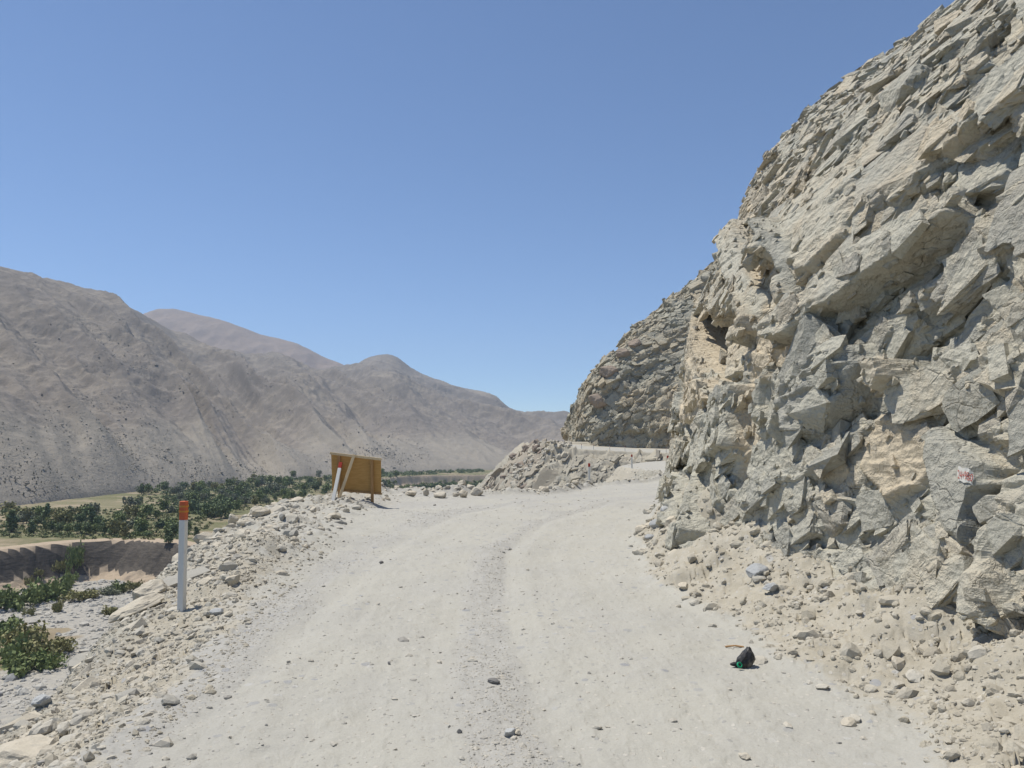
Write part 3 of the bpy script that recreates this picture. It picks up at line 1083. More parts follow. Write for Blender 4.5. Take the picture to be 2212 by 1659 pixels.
def on_cliff(px, py):
    a, c = ray(px, py)
    yy = np.maximum(Pc[..., 1], .3)
    d = np.hypot(Pc[..., 0] / yy - a, (Pc[..., 2] - CAM_H) / yy - c) + np.where(Pc[..., 1] < .5, 9, 0)
    k = np.where(d < .006, yy, 1e6 + d)
    i, j = np.unravel_index(np.argmin(k), k.shape)
    return Vector(Pc[i, j]), Vector(cl.Nrm[i, j])


# --- far cliff beyond the gully
FAR_TOE = [(115, 151), (83, 177), (65, 194), (52, 201.5), (38, 208), (27, 211.5), (21.2, 214), (19.2, 218), (18.4, 227), (18.4, 246), (20, 280)]
FAR_PROFILE = [(-2, -1), (2, 0), (6.5, .8), (11, 2.4), (16, 4), (22, 7), (27, 12.5), (30, 17.5), (35, 21.5), (40.6, 27.5), (44, 33), (55, 46), (68, 62), (80, 84)]
fcl = Cliff(FAR_TOE, FAR_PROFILE, 620, 420, zexp=1.25, lean=(.90, .44))
X, Y, Z = fcl.B[..., 0], fcl.B[..., 1], fcl.B[..., 2]
w1 = fbm(X * .07, Y * .07, Z * .07, 4, 161)
w2 = fbm(X * .3, Y * .3, Z * .3, 4, 162)
qa = -fcl.S * .55 + fcl.T * .83
qb = fcl.S * .83 + fcl.T * .55
o1, p1, e1, t1 = planes(qa / 16 + .3 * w1, qb / 6 + .4 * w1, X * 0, 201)
o2, p2, e2, t2 = planes(qa / 4.5 + .3 * w1, qb / 2.2 + .3 * w2, X * 0, 202)
o3, p3, e3, t3 = planes(fcl.S / 1.5 + .4 * w2, fcl.T / 1.1, X * 0, 203)
disp = blur(.7 * o1 + 1.2 * p1 + .35 * o2 + .6 * p2, 1) + 1.3 * facets(fcl.S / 3.4 + .3 * w1, fcl.T / 2.6, 0 * X, 204) + .55 * facets(fcl.S / 1.2 + .3 * w2, fcl.T / .95, 0 * X, 205) + 1.3 * w1 + .3 * w2 - .4 * np.exp(-(e1 / .05) ** 2) - .2 * np.exp(-(e2 / .06) ** 2)
tone = .5 * t1 + .3 * t2 + .2 * t3
tanm = .25 + .5 * w1 + .3 * (t2 - .5)
stain = .25 * smooth(.2, .8, w2) * smooth(14, 3, Z)
Pf = fcl.B + fcl.Nrm * disp[..., None]
fb = clad(fcl, Pf, [(200, 1.8, .30, -.50, .5), (1500, .85, .35, -.35, .6), (7000, .38, .40, -.05, .7)], lambda s_: np.ones_like(X), tanm, ((Z < 62) & (X < 95)).astype(float))
cv, cf, cc = join_np([(Pf.reshape(-1, 3), grid_faces(*X.shape)[:, ::-1], np.clip(np.stack([tone, tanm, stain], -1), -1, 1).reshape(-1, 3))] + fb)
structure("far_cliff", mesh_np("far_cliff", cv, cf, cc), M_far_cliff)

# ------------------------------------------------------------------ rocks
def ico(sub):
    bm = bmesh.new()
    bmesh.ops.create_icosphere(bm, subdivisions=sub, radius=1)
    v = np.array([p.co[:] for p in bm.verts])
    f = np.array([[q.index for q in p.verts] for p in bm.faces])
    bm.free()
    return v, f


ICO1, ICO2, ICO3, ICO4 = ico(1), ico(2), ico(3), ico(4)


def rock_shape(seed, base=ICO2, cuts=11, lo=.55, rough=0.0):
    r = np.random.default_rng(seed)
    v, f = base
    nrm = r.normal(size=(cuts, 3))
    nrm /= np.linalg.norm(nrm, axis=1)[:, None]
    h = r.uniform(lo, 1, cuts)
    d = v @ nrm.T
    rad = np.min(np.where(d > .05, h / np.maximum(d, .05), 9), axis=1)
    rad = np.minimum(rad, 1.15)
    p = v * rad[:, None]
    if rough:
        p = p * (1 + rough * fbm(v[:, 0] * 2 + seed, v[:, 1] * 2, v[:, 2] * 2, 4, seed))[:, None]
    return p, f


def rotz(a):
    c, s = np.cos(a), np.sin(a)
    o = np.zeros_like(c)
    return np.stack([np.stack([c, -s, o], -1), np.stack([s, c, o], -1), np.stack([o, o, o + 1], -1)], -2)


def scatter(name, pts, size, mat, protos, flat=(.4, .8), label=None, cat=None, tilt=.35):
    """many loose stones as one mesh"""
    n = len(pts)
    vs, fs, cs = [], [], []
    base = 0
    pick = RNG.integers(0, len(protos), n)
    for k, (pv, pf) in enumerate(protos):
        i = np.where(pick == k)[0]
        if not len(i):
            continue
        m = len(i)
        sc = size[i][:, None] * np.stack([RNG.uniform(.75, 1.25, m), RNG.uniform(.6, 1.0, m), RNG.uniform(*flat, m)], -1)
        R = rotz(RNG.uniform(0, 6.28, m))
        ax = RNG.normal(0, tilt, (m, 2))
        Rx = np.zeros((m, 3, 3)); Rx[:] = np.eye(3)
        c, s_ = np.cos(ax[:, 0]), np.sin(ax[:, 0])
        Rx[:, 1, 1], Rx[:, 1, 2], Rx[:, 2, 1], Rx[:, 2, 2] = c, -s_, s_, c
        R = R @ Rx
        v = (pv[None] * sc[:, None]) @ np.transpose(R, (0, 2, 1)) + pts[i][:, None]
        v[..., 2] += sc[:, 2][:, None] * .15
        vs.append(v.reshape(-1, 3))
        fs.append((pf[None] + (np.arange(m) * len(pv))[:, None, None]).reshape(-1, 3) + base)
        cs.append(np.repeat(np.stack([RNG.random(m)] * 3, -1), len(pv), 0))
        base += m * len(pv)
    return stuff(name, mesh_np(name, np.concatenate(vs), np.concatenate(fs), np.concatenate(cs)), mat, label, cat)


PR = [rock_shape(s) for s in range(14)]
PR1 = [rock_shape(s + 50, ICO1, 8) for s in range(10)]


def cand(n, rmin, rmax, amin=-36, amax=36, power=1.0):
    r = rmin * (rmax / rmin) ** RNG.random(n)
    a = np.radians(RNG.uniform(amin, amax, n))
    return r * np.sin(a), r * np.cos(a)


# pebbles and chippings on the road
x, y = cand(30000, 2.6, 48)
z, c, d, w = ground_h(x, y)
k = (d > w * .7) & (x < np.interp(y, RY, RX) + .3) & (RNG.random(len(x)) < (.22 + .75 * c[:, 0] + .5 * c[:, 1]))
r = np.hypot(x, y)
sz = RNG.lognormal(math.log(.0085), .62, len(x)) * (.7 + .03 * r)
P = np.stack([x, y, z - .003], -1)[k]
scatter("gravel", P, np.clip(sz[k], .004, .07), M_pebble, PR1, (.35, .75), "grey chippings and pebbles scattered over the pale road surface", "gravel")

# finer chippings gathered in the gravel strips
x, y = cand(150000, 3.4, 22, -24, 12)
z, c, d, w = ground_h(x, y)
k = (d > w) & (x < np.interp(y, RY, RX)) & (RNG.random(len(x)) < np.clip(1.3 * (c[:, 0] - .35), .05, .7))
sz = np.clip(RNG.lognormal(math.log(.0058), .42, len(x)) * (.75 + .035 * np.hypot(x, y)), .003, .03)
scatter("gravel_strip", np.stack([x, y, z - .002], -1)[k], sz[k], M_pebble, PR1, (.4, .8), "fine grey chippings gathered in strips along the wheel tracks", "gravel")

# rubble on the outer shoulder
x, y = cand(90000, 3.2, 50, -38, 12)
z, c, d, w = ground_h(x, y)
r = np.hypot(x, y)
k = (d < w * 1.05) & (d > -1.6) & (RNG.random(len(x)) < np.where(d > 0, .85 * (1 - .75 * smooth(w * .4, w * 1.05, d)), .5))
sz = RNG.lognormal(math.log(.0135), .72, len(x)) * np.interp(r, [3, 9, 13, 30, 50], [.7, .85, 1.5, 2.3, 3.4])
sz = np.clip(sz, .006, .20)
scatter("rubble", np.stack([x, y, z - .01], -1)[k], sz[k], M_rubble, PR, (.45, .85), "loose broken stone heaped along the valley edge of the road", "rubble")

x, y = cand(9000, 22, 46, -18, 9)
z, c, d, w = ground_h(x, y)
k = (d < np.minimum(w, 1.3) * .9) & (d > -1.0) & ((np.abs(x + 4.6) > 1.3) | (y < 25))
sz = np.clip(RNG.lognormal(math.log(.05), .65, len(x)), .02, .3)
scatter("bend_rubble", np.stack([x, y, z - .01], -1)[k], sz[k], M_rubble, PR, (.5, .9), "pale rubble strewn along the outer edge of the bend", "rubble")

# clods on the talus under the cliff
x, y = cand(110000, 3.4, 26, 2, 40)
z, c, d, w = ground_h(x, y)
ty = np.interp(y, TY, TX)
k = (c[:, 1] > .25) & (d > 2.5) & (x < ty + .25) & (RNG.random(len(x)) < .75 * c[:, 1] * smooth(-.8, .25, fbm(x * 1.1, y * 1.1, 0, 3, 512)))
r = np.hypot(x, y)
sz = np.clip(RNG.lognormal(math.log(.0078), .80, len(x)) * (.7 + .045 * r), .003, .09)
scatter("dirt_clods", np.stack([x, y, z - .006], -1)[k], sz[k], M_clod, PR, (.5, .9), "crumbled brown dirt and small stones at the cliff foot", "rubble")
x, y = cand(90000, 3.0, 14, -37, -8)
z, c, d, w = ground_h(x, y)
k = (d < w * 1.15) & (d > -1.2) & (RNG.random(len(x)) < np.where(d < w * .8, .8, .25))
sz = np.clip(RNG.lognormal(math.log(.0075), .65, len(x)) * np.interp(np.hypot(x, y), [3, 14], [.8, 1.5]), .003, .05)
scatter("verge_dirt", np.stack([x, y, z - .004], -1)[k], sz[k], M_clod, PR1, (.5, .9), "crumbly pale dirt and grit along the near left verge", "rubble")
x, y = cand(2600, 4.2, 27, 2, 38)
z, c, d, w = ground_h(x, y)
ty = np.interp(y, TY, TX)
k = (x > np.interp(y, RY, RX) - .15) & (x < ty + .2) & (RNG.random(len(x)) < np.where(y > 12, .9, .10))
sz = np.clip(RNG.lognormal(math.log(.040), .65, len(x)) * (.6 + .03 * y), .015, .03 + .009 * y)
scatter("cliff_debris", np.stack([x, y, z - .01], -1)[k], sz[k], M_cliff_debris if "M_cliff_debris" in globals() else M_rubble, PR, (.5, .9), "angular grey stones fallen along the foot of the cliff", "rubble")

# stones on the slope beyond the gully
x, y = cand(15000, 46, 300, -8, 14)
z, c, d, w = ground_h(x, y)
k = (d < 1.0) & (d > -22) & (z > -20)
sz = np.clip(RNG.lognormal(math.log(.20), .6, len(x)) * np.where(y > 120, 1.35, .28), .05, 1.3)
k2 = k & ((y < 120) | (RNG.random(len(x)) < .22))
scatter("slope_rubble", np.stack([x, y, z - .05], -1)[k2], sz[k2], M_rubble, PR1, (.45, .9), "scattered stones on the bank below the far road", "rubble")

# broken outcrops down the spur's left ridge
def slope_blocks(name, n, xr, yr, size, label, dmin, dmax, mat, deep=.35):
    x = RNG.uniform(*xr, n)
    y = RNG.uniform(*yr, n)
    e = .6
    z, c, d, w = ground_h(x, y)
    z1 = ground_h(x + e, y, False)[0] - ground_h(x - e, y, False)[0]
    z2 = ground_h(x, y + e, False)[0] - ground_h(x, y - e, False)[0]
    Nn = np.stack([-z1, -z2, np.full(n, 2 * e)], -1)
    Nn /= np.linalg.norm(Nn, axis=1)[:, None]
    Tu = np.stack([np.ones(n), 0 * x, z1 / (2 * e)], -1)
    Tu /= np.linalg.norm(Tu, axis=1)[:, None]
    Tv = np.cross(Nn, Tu)
    k = (d < dmax) & (d > dmin) & (z > -16)
    sz = size * RNG.lognormal(0, .42, n)
    dims = np.stack([sz * RNG.uniform(1.0, 2.4, n), sz * RNG.uniform(.5, .9, n), sz * RNG.uniform(.45, .8, n)], -1)
    cols = np.stack([RNG.random(n)] * 3, -1)
    v, f, cc_ = embed(np.stack([x, y, z], -1)[k], Tu[k], Tv[k], Nn[k], dims[k], (-deep * dims[:, 2])[k], RNG.normal(.8, .3, n)[k], .18, cols[k], HB_MID if size > .2 else HB)
    return stuff(name, mesh_np(name, v, f, cc_), mat, label, "outcrop")


slope_blocks("spur_outcrop", 420, (-16, 9), (192, 232), .95, "jagged rock ribs down the left edge of the far spur", -16, .0, M_outcrop, .75)
slope_blocks("spur_ribs", 1000, (4, 40), (182, 206), .62, "broken rock showing through the soil below the far road", -14, -1.6, M_outcrop2, .80)
slope_blocks("bank_blocks", 420, (4, 11), (45, 76), .075, "stones showing in the tan bank under the second stretch of road", -6, -.2, M_rubble, .5)
slope_blocks("edge_outcrop", 900, (-9, -2.8), (3, 26), .065, "broken bedrock under the outer edge of the road", -2.2, .05, M_rubble, .4)

# ------------------------------------------------------------------ single boulders and stones
def boulder(px, py, wpx, hpx, label, mat=None, seed=0, name="boulder", cat="boulder", group=None, tone=.3, depth=.8, rough=.06, cuts=10, rz=0.0, tilt=0.0, lo=.6, point=None, sink=.12):
    p = point if point is not None else on_ground(px, py)
    k = p.y / 1700
    v, f = rock_shape(seed + 900, ICO4 if (py > 1240 or wpx > 40) else ICO3, cuts, lo, rough)
    v = v / (np.abs(v).max(0))
    v = v * np.array([wpx * k / 2, wpx * k / 2 * depth, hpx * k / 2])
    me = mesh_np(name, v, f, np.full((len(v), 3), tone))
    o = link(name, me, mat or M_rubble)
    o.location = p + Vector((0, wpx * k * .3 * depth, hpx * k * (.5 - sink)))
    o.rotation_euler = (0, tilt, rz)
    return tag(o, label, cat, group)


B = [
    (475, 1130, 22, 22, "grey split boulder at the left end of the pair above the marker post's right shoulder", .8),
    (500, 1136, 26, 28, "tall tan boulder standing beside the grey split boulder on the rubble bank", .35),
    (524, 1136, 34, 15, "flat pale slab lying just right of the tall tan boulder", .05),
    (558, 1118, 46, 28, "large rounded dust-coloured boulder topping the rubble bank between post and sign", .15),
    (608, 1126, 16, 17, "small dark square-edged block alone on the open shoulder left of the sign", .95),
    (441, 1156, 34, 18, "pale wedge-shaped boulder lowest on the rubble bank, near the marker post", .1),
    (470, 1153, 30, 14, "grey flat-topped boulder in the rubble below the tall tan boulder", .75),
    (677, 1107, 20, 14, "pale angular rock left of the leaning white post", .2),
    (720, 1121, 34, 15, "broad low tan rock in front of the leaning white post", .2),
    (746, 1107, 18, 12, "small pale rock in front of the sign's wooden prop", .1),
    (770, 1101, 22, 12, "brownish rock in front of the sign, right of its prop", .6),
    (795, 1077, 22, 12, "greenish grey rock behind the sign between its two posts", .7),
    (888, 1072, 26, 13, "low pale rock on the road edge right of the sign", .1),
    (921, 1071, 18, 20, "upright jagged rock on the road edge midway between sign and rounded boulder", .3),
    (950, 1076, 30, 16, "broken tan rock pile block left of the rounded boulder at the bend", .35),
    (984, 1073, 14, 10, "small pale rock touching the rounded boulder at the bend", .1),
    (1000, 1075, 25, 20, "rounded cream boulder sitting on the road edge at the bend", .12),
    (1030, 1071, 28, 22, "tan boulder at the bend where the rocky spur begins", .4),
    (24, 1470, 70, 78, "upright blue-grey boulder over the edge at lower left", .6),
    (70, 1492, 85, 58, "broad pale grey boulder right of the upright blue-grey one", .45),
    (14, 1530, 40, 34, "small grey rock under the upright blue-grey boulder", .7),
    (40, 1535, 48, 36, "tilted grey block in the gap below the upright blue-grey boulder", .5),
    (84, 1530, 42, 30, "pale chip-edged rock below the broad grey boulder", .05),
    (172, 1418, 36, 18, "white flat rock on the dirt shoulder at lower left", .0),
    (50, 1650, 190, 64, "large pink-grey half-buried rock in the bottom left corner", .2),
]
for i, (px, py, w, h, lab, tn) in enumerate(B):
    low = px < 120 and py > 1440
    boulder(px, py, w, h, lab, M_bluestone if (low and py < 1600) else M_rubble, seed=i, tone=tn, rz=i * 1.3, cuts=14 if i == 16 else 9, lo=.75 if i in (3, 16) else .55, sink=.5 if i == 24 else .15, rough=.10)
# pale bedrock ledges along the edge
boulder(110, 1500, 130, 34, "long sloping pale bedrock ledge at lower left edge of the shoulder", M_rubble, 305, "rock_ledge", "rock ledge", tone=.3, depth=.5, rz=.8, tilt=-.2, sink=.62, rough=.2, cuts=16, lo=.75)
boulder(285, 1330, 120, 34, "long pale tongue of rock left of the marker post's foot", M_rubble, 302, "rock_ledge", "rock ledge", tone=.1, depth=.5, rz=.7, tilt=-.35, sink=.45, rough=.14)
boulder(322, 1292, 90, 60, "smooth bulging pale outcrop behind the marker post's foot", M_rubble, 303, "rock_ledge", "rock ledge", tone=.15, depth=.8, rz=.4, tilt=-.25, sink=.48, rough=.14)
S1 = [
    (467, 1330, 34, 16, "flat blue-grey stone lying right of the white marker post", M_bluestone, .3, "stone"),
    (1100, 1592, 34, 22, "pale grey split stone on the gravel strip at the bottom of the road", M_bluestone, .1, "stone"),
    (1118, 1588, 18, 14, "small chip broken off the pale split stone on the gravel strip", M_rubble, .1, "stone"),
    (1066, 1478, 32, 12, "dark flat stone on the gravel strip in mid road", M_darkstone, .3, "stone"),
    (993, 1584, 13, 10, "small dark round stone left of the pale split stone", M_darkstone, .2, "stone"),
    (823, 1218, 14, 7, "dark stone on the road where the left wheel track narrows", M_darkstone, .6, "stone"),
    (840, 1437, 9, 8, "tiny dark stone on the left half of the road", M_darkstone, .7, "stone"),
    (1291, 1577, 22, 9, "tan stone on the road right of the gravel strip", M_rubble, .6, "stone"),
    (350, 1606, 24, 9, "thin grey stone flake on the left dirt shoulder", M_bluestone, .6, "stone"),
    (1610, 1640, 30, 14, "pale half-buried stone at the road's right edge", M_rubble, .05, "stone"),
    (1640, 1247, 50, 34, "grey squared rock among the debris under the cliff", M_bluestone, .6, "rock"),
    (1672, 1280, 46, 22, "flat grey rock lying lower than the squared rock at the cliff foot", M_bluestone, .3, "rock"),
    (1480, 1275, 40, 18, "pale loose rock at the near end of the cliff debris", M_rubble, .1, "rock"),
    (1420, 1140, 34, 26, "grey angular rock fallen at the cliff's far corner", M_bluestone, .5, "rock"),
    (1405, 1165, 24, 14, "small blue-grey rock in front of the cliff's far corner", M_bluestone, .8, "rock"),
    (1440, 1120, 40, 30, "blocky grey rock wedged against the cliff's far corner", M_bluestone, .4, "rock"),
    (1850, 1560, 34, 16, "long brownish stone in the dirt below the cliff at lower right", M_rubble, .5, "stone"),
    (1780, 1490, 30, 12, "grey stone in the dirt right of the black bag", M_rubble, .7, "stone"),
]
for i, (px, py, w, h, lab, mt, tn, cat) in enumerate(S1):
    boulder(px, py, w, h, lab, mt, seed=40 + i, name="loose_rock" if cat == "rock" else "stone", cat=cat, tone=tn, rz=i * .9, depth=.7, sink=.2)

# red-brown boulders on the spur and boulders on the far cliff's shoulder
M_redrock = stone_mat("red brown boulders", [(0.30, 0.245, 0.195), (0.27, 0.22, 0.18), (0.19, 0.16, 0.135)], .2)
for i, (px, py, w, h, lab) in enumerate([(1128, 1003, 26, 26, "reddish boulder on the spur below the rubble heap"), (1160, 972, 30, 34, "upright reddish block just under the rubble heap on the spur"),
                                         (1136, 968, 22, 30, "grey-pink leaning block left of the upright reddish one"), (1090, 1028, 22, 20, "dark brown boulder low on the spur"),
                                         (1110, 985, 26, 18, "flat brown slab on the spur's ridge line")]):
    boulder(px, py + 4, w, h * .8, lab, M_redrock, 140 + i, "boulder", "boulder", tone=.2 + .15 * i, rz=i, sink=.5, rough=.22, cuts=14, lo=.72)


def on_far(px, py, back=0):
    s_, t_ = fcl.st(px, py)
    i = int(np.argmin(np.abs(fcl.arc - s_)))
    j = int(np.argmin(np.abs(fcl.t - t_)))
    return Vector(Pf[i, j])


for i, (px, py, w, h, lab) in enumerate([(1312, 812, 50, 40, "big rounded boulder jutting from the far cliff's left outline"), (1290, 868, 40, 34, "brown rounded boulder under the big one on the far cliff"),
                                         (1345, 772, 34, 22, "boulder perched above the big rounded one on the far cliff"), (1376, 752, 36, 24, "flat-topped boulder highest on the far cliff's shoulder")]):
    p = on_far(px + 12, py)
    boulder(px, py, w, h, lab, M_redrock, 160 + i, "boulder", "boulder", tone=.15, cuts=9, lo=.6, rough=.14, point=p - Vector((1.2, 1.2, h * p.y / 1700 * .5)), sink=.0)

# rubble heap at the tip of the spur
pts = []
for i in range(260):
    px, py = random.uniform(1105, 1232), 0
    t = (px - 1105) / 127
    yy = random.uniform(199, 209)
    a = (px - 1106) / 1700
    zz = float(gh(np.array([a * yy]), np.array([yy]))[0])
    hgt = 2.1 * max(0, math.sin(math.pi * min(1, t * 1.05))) ** .6 * math.exp(-((yy - 204) / 3.4) ** 2)
    pts.append((a * yy, yy, zz + random.uniform(-.3, 1) * hgt))
pts = np.array(pts)
scatter("rubble_heap", pts, np.clip(RNG.lognormal(math.log(.42), .45, len(pts)), .15, 1.3), M_rubble, PR1, (.5, .95), "heap of broken rock at the tip of the far spur", "rubble")

# ------------------------------------------------------------------ marker posts
def post_mesh(bm_parts, h=1.1, w=.098, t=.07):
    pass


def marker_post(loc, h, label, group, rz=0.0, lean=(0, 0), w=.080, t=.058, stripes=True, red=M_orange):
    r = empty("marker_post", loc, label, "post", group, rz)
    r.rotation_euler = (lean[0], lean[1], rz)
    bm = bmesh.new()
    band = h * .175
    add_bar(bm, (0, 0, -.25), (0, 0, h - band), w, t, bevel=.006)
    link("shaft", bm_mesh("shaft", bm), M_white, r)
    bm = bmesh.new()
    add_bar(bm, (0, 0, h - band + .0005), (0, 0, h), w, t, bevel=.006)
    b = link("painted_top", bm_mesh("painted_top", bm), red, r)
    if stripes:
        for q in (.45, .72):
            bm = bmesh.new()
            zc = h - band + band * q
            add_bar(bm, (0, 0, zc - .009), (0, 0, zc + .009), w + .004, t + .004)
            link("reflective_stripe", bm_mesh("reflective_stripe", bm), M_yellow, b)
    return r


G = "white marker posts with red tops along the road's outer edge"
p = on_ground(392, 1318)
marker_post(p, p.y / 1700 * 228, "tall white marker post with striped orange top at the near left verge", G, rz=-.28, lean=(0, -.012))
for px, base, top, lab in [(1273, 1054, 1012, "white marker post with red top alone on the outside of the bend"),
                           (1365, 1013, 984, "slim marker post with red top left of the pair at the near cliff's edge"),
                           (1443, 1022, 988, "taller marker post of the pair beside the near cliff's edge"),
                           (1454, 1016, 991, "shorter marker post of the pair, half hidden by the near cliff")]:
    a, c = ray(px, base)
    dist = 1.1 * 1700 / (base - top)
    if px == 1454:
        dist = 60
    zz = float(gh(np.array([a * dist]), np.array([dist]))[0])
    marker_post((a * dist, dist, zz), 1.12, lab, G, stripes=False, red=M_red, w=.12, t=.1)
for px, lab in [(1256, "leftmost tiny marker post on the far road, in front of the pale road patch"), (1282, "tiny marker post on the far road near the left end of the far cliff"),
                (1317, "tiny marker post on the far road, third from the left"), (1350, "tiny marker post on the far road below the far cliff's stained hollow"),
                (1439, "tiny marker post on the far road closest to the near cliff's edge")]:
    a, _ = ray(px, 970)
    yy = np.linspace(185, 215, 400)
    zz, _, dd, _ = ground_h(a * yy, yy, False)
    i = int(np.argmax(dd > .35))
    marker_post((a * yy[i], yy[i], zz[i] + .1), 1.15, lab, G, stripes=False, red=M_red, w=.14, t=.12)

# ------------------------------------------------------------------ sign seen from behind
D0 = 24.0


def at(px, py, Y):
    a, c = ray(px, py)
    return Vector((a * Y, Y, CAM_H + c * Y))


org = at(770, 1087, D0)
org.z = float(gh(np.array([org.x]), np.array([org.y]))[0])
sign = empty("sign_board", org, "back of a plywood sign board on two timber posts with a slanting prop", "sign")


def L(px, py, dy=0.0):
    return at(px, py, D0) - org + Vector((0, dy, 0))


def sbar(name, a, b, w, t, mat, parent=sign, bevel=.004):
    bm = bmesh.new()
    add_bar(bm, a, b, w, t, bevel=bevel)
    return link(name, bm_mesh(name, bm), mat, parent)


tl, tr, br_, bl = L(717, 981), L(824, 994.5), L(823.5, 1066), L(718, 1056.5)
bm = bmesh.new()
th = Vector((0, .018, 0))
lean = lambda v: v + Vector((0, -.10 * (v.z - bl.z), 0))      # the board leans a little towards the road
cs = [lean(tl), lean(tr), lean(br_), lean(bl)]
vv = [bm.verts.new(c) for c in cs] + [bm.verts.new(c + th) for c in cs]
for q in ((3, 2, 1, 0), (4, 5, 6, 7), (0, 1, 5, 4), (1, 2, 6, 5), (2, 3, 7, 6), (3, 0, 4, 7)):
    bm.faces.new([vv[i] for i in q])
bmesh.ops.recalc_face_normals(bm, faces=bm.faces)
link("panel", bm_mesh("panel", bm), M_ply, sign)
off = Vector((0, -.022, 0))
sbar("rail", lean(tl) + off + Vector((-.03, 0, .03)), lean(tr) + off + Vector((.02, 0, .03)), .075, .05, M_batten)
sbar("rail", lean(bl) + off + Vector((-.02, 0, -.01)), lean(br_) + off + Vector((.02, 0, -.01)), .06, .04, M_timber)
for (px, top, bot) in ((734.5, 984, 1088), (805, 994, 1090)):
    a = lean(L(px, top)) + Vector((0, -.05, -.01))
    b = L(px + .5, bot)
    b = Vector((b.x, -.06, -.35))
    sbar("post", a, b, .085, .06, M_timber)
a = lean(L(767, 985)) + Vector((0, -.095, 0))
b = L(737.5, 1089)
b.z = -.06
b.y = -.55
sbar("prop", a + (a - b).normalized() * .05, b, .085, .03, M_batten)

# the white post leaning against it
b = at(718, 1094, 23.2)
b.z = float(gh(np.array([b.x]), np.array([b.y]))[0]) - .03
lp = empty("leaning_post", b, "white marker post with red top leaning loose against the sign's left post", "post")
e = at(740, 999, D0) - b + Vector((0, -.24, 0))
bm = bmesh.new()
add_bar(bm, (0, 0, 0), e * .86, .098, .07, bevel=.005)
link("shaft", bm_mesh("shaft", bm), M_white, lp)
bm = bmesh.new()
add_bar(bm, e * .861, e, .098, .07, bevel=.005)
link("painted_top", bm_mesh("painted_top", bm), M_red, lp)

# ------------------------------------------------------------------ painted number on the cliff
ctr, _ = on_cliff(2085, 1026)
nb = cliff_v[np.linalg.norm(cliff_v - np.array(ctr), axis=1) < .28]
nb = nb - nb.mean(0)
nrm = Vector(np.linalg.svd(nb, full_matrices=False)[2][2])
if nrm.dot(ctr - Vector((0, 0, CAM_H))) > 0:
    nrm = -nrm
cor = []
for q in ((2065, 1005), (2104, 1018), (2102, 1047), (2065, 1036)):
    a, c = ray(*q)
    dv_ = Vector((a, 1, c))
    t_ = (ctr - Vector((0, 0, CAM_H))).dot(nrm) / dv_.dot(nrm)
    cor.append((Vector((0, 0, CAM_H)) + dv_ * t_, nrm))
e1v = ((cor[1][0] - cor[0][0]) + (cor[2][0] - cor[3][0])).normalized()
e2v = nrm.cross(e1v)
mark = empty("painted_number", ctr, "white patch with red hand-painted number on the grey cliff face", "marking")
bound = [(cor[i][0] - ctr) for i in range(4)]
from mathutils.bvhtree import BVHTree
sel = np.linalg.norm(cliff_v - np.array(ctr), axis=1) < 1.2
Fc = grid_faces(*BX.shape)
fs_ = Fc[sel[Fc].all(1)]
cv_, cf_, _ = compact(cliff_v, fs_)
bvh = BVHTree.FromPolygons([tuple(v) for v in cv_], [tuple(int(i) for i in f) for f in cf_])


def stick(p, lift):
    h = bvh.ray_cast(ctr + p + nrm * .12, -nrm)
    return (h[0] - ctr + nrm * lift) if h[0] is not None and (h[0] - ctr - p).length < .12 else p + nrm * lift


ng = 16
V_, F_ = [], []
for i in range(ng + 1):
    for j in range(ng + 1):
        u, v = i / ng, j / ng
        q = bound[3].lerp(bound[2], u).lerp(bound[0].lerp(bound[1], u), v)
        q = q + e1v * .006 * math.sin(9 * v + 3 * u) + e2v * .006 * math.sin(11 * u)
        V_.append(stick(q, .012))
F_ = grid_faces(ng + 1, ng + 1)
me = mesh_np("whitewash", np.array([tuple(v) for v in V_]), F_)
link("whitewash", me, M_patch, mark)
tc = bpy.data.curves.new("digits", "FONT")
tc.body = "24+980"
tc.align_x = "CENTER"
tc.align_y = "CENTER"
tc.size = 1.0
to = bpy.data.objects.new("digits_source", tc)
COL.objects.link(to)
dg = bpy.context.evaluated_depsgraph_get()
tm = bpy.data.meshes.new_from_object(to.evaluated_get(dg))
bpy.data.objects.remove(to)
bm = bmesh.new()
bm.from_mesh(tm)
bmesh.ops.triangulate(bm, faces=bm.faces)
for _ in range(2):
    bmesh.ops.subdivide_edges(bm, edges=[e for e in bm.edges if e.calc_length() > .12], cuts=1)
    bmesh.ops.triangulate(bm, faces=bm.faces)
xs = [v.co.x for v in bm.verts]
ys = [v.co.y for v in bm.verts]
for v in bm.verts:
    u = .03 + .94 * (v.co.x - min(xs)) / (max(xs) - min(xs))
    w = .16 + .60 * (v.co.y - min(ys)) / (max(ys) - min(ys))
    q = bound[3].lerp(bound[2], u).lerp(bound[0].lerp(bound[1], u), w)
    v.co = stick(q, .018)
link("digits", bm_mesh("digits", bm), M_digit, mark)

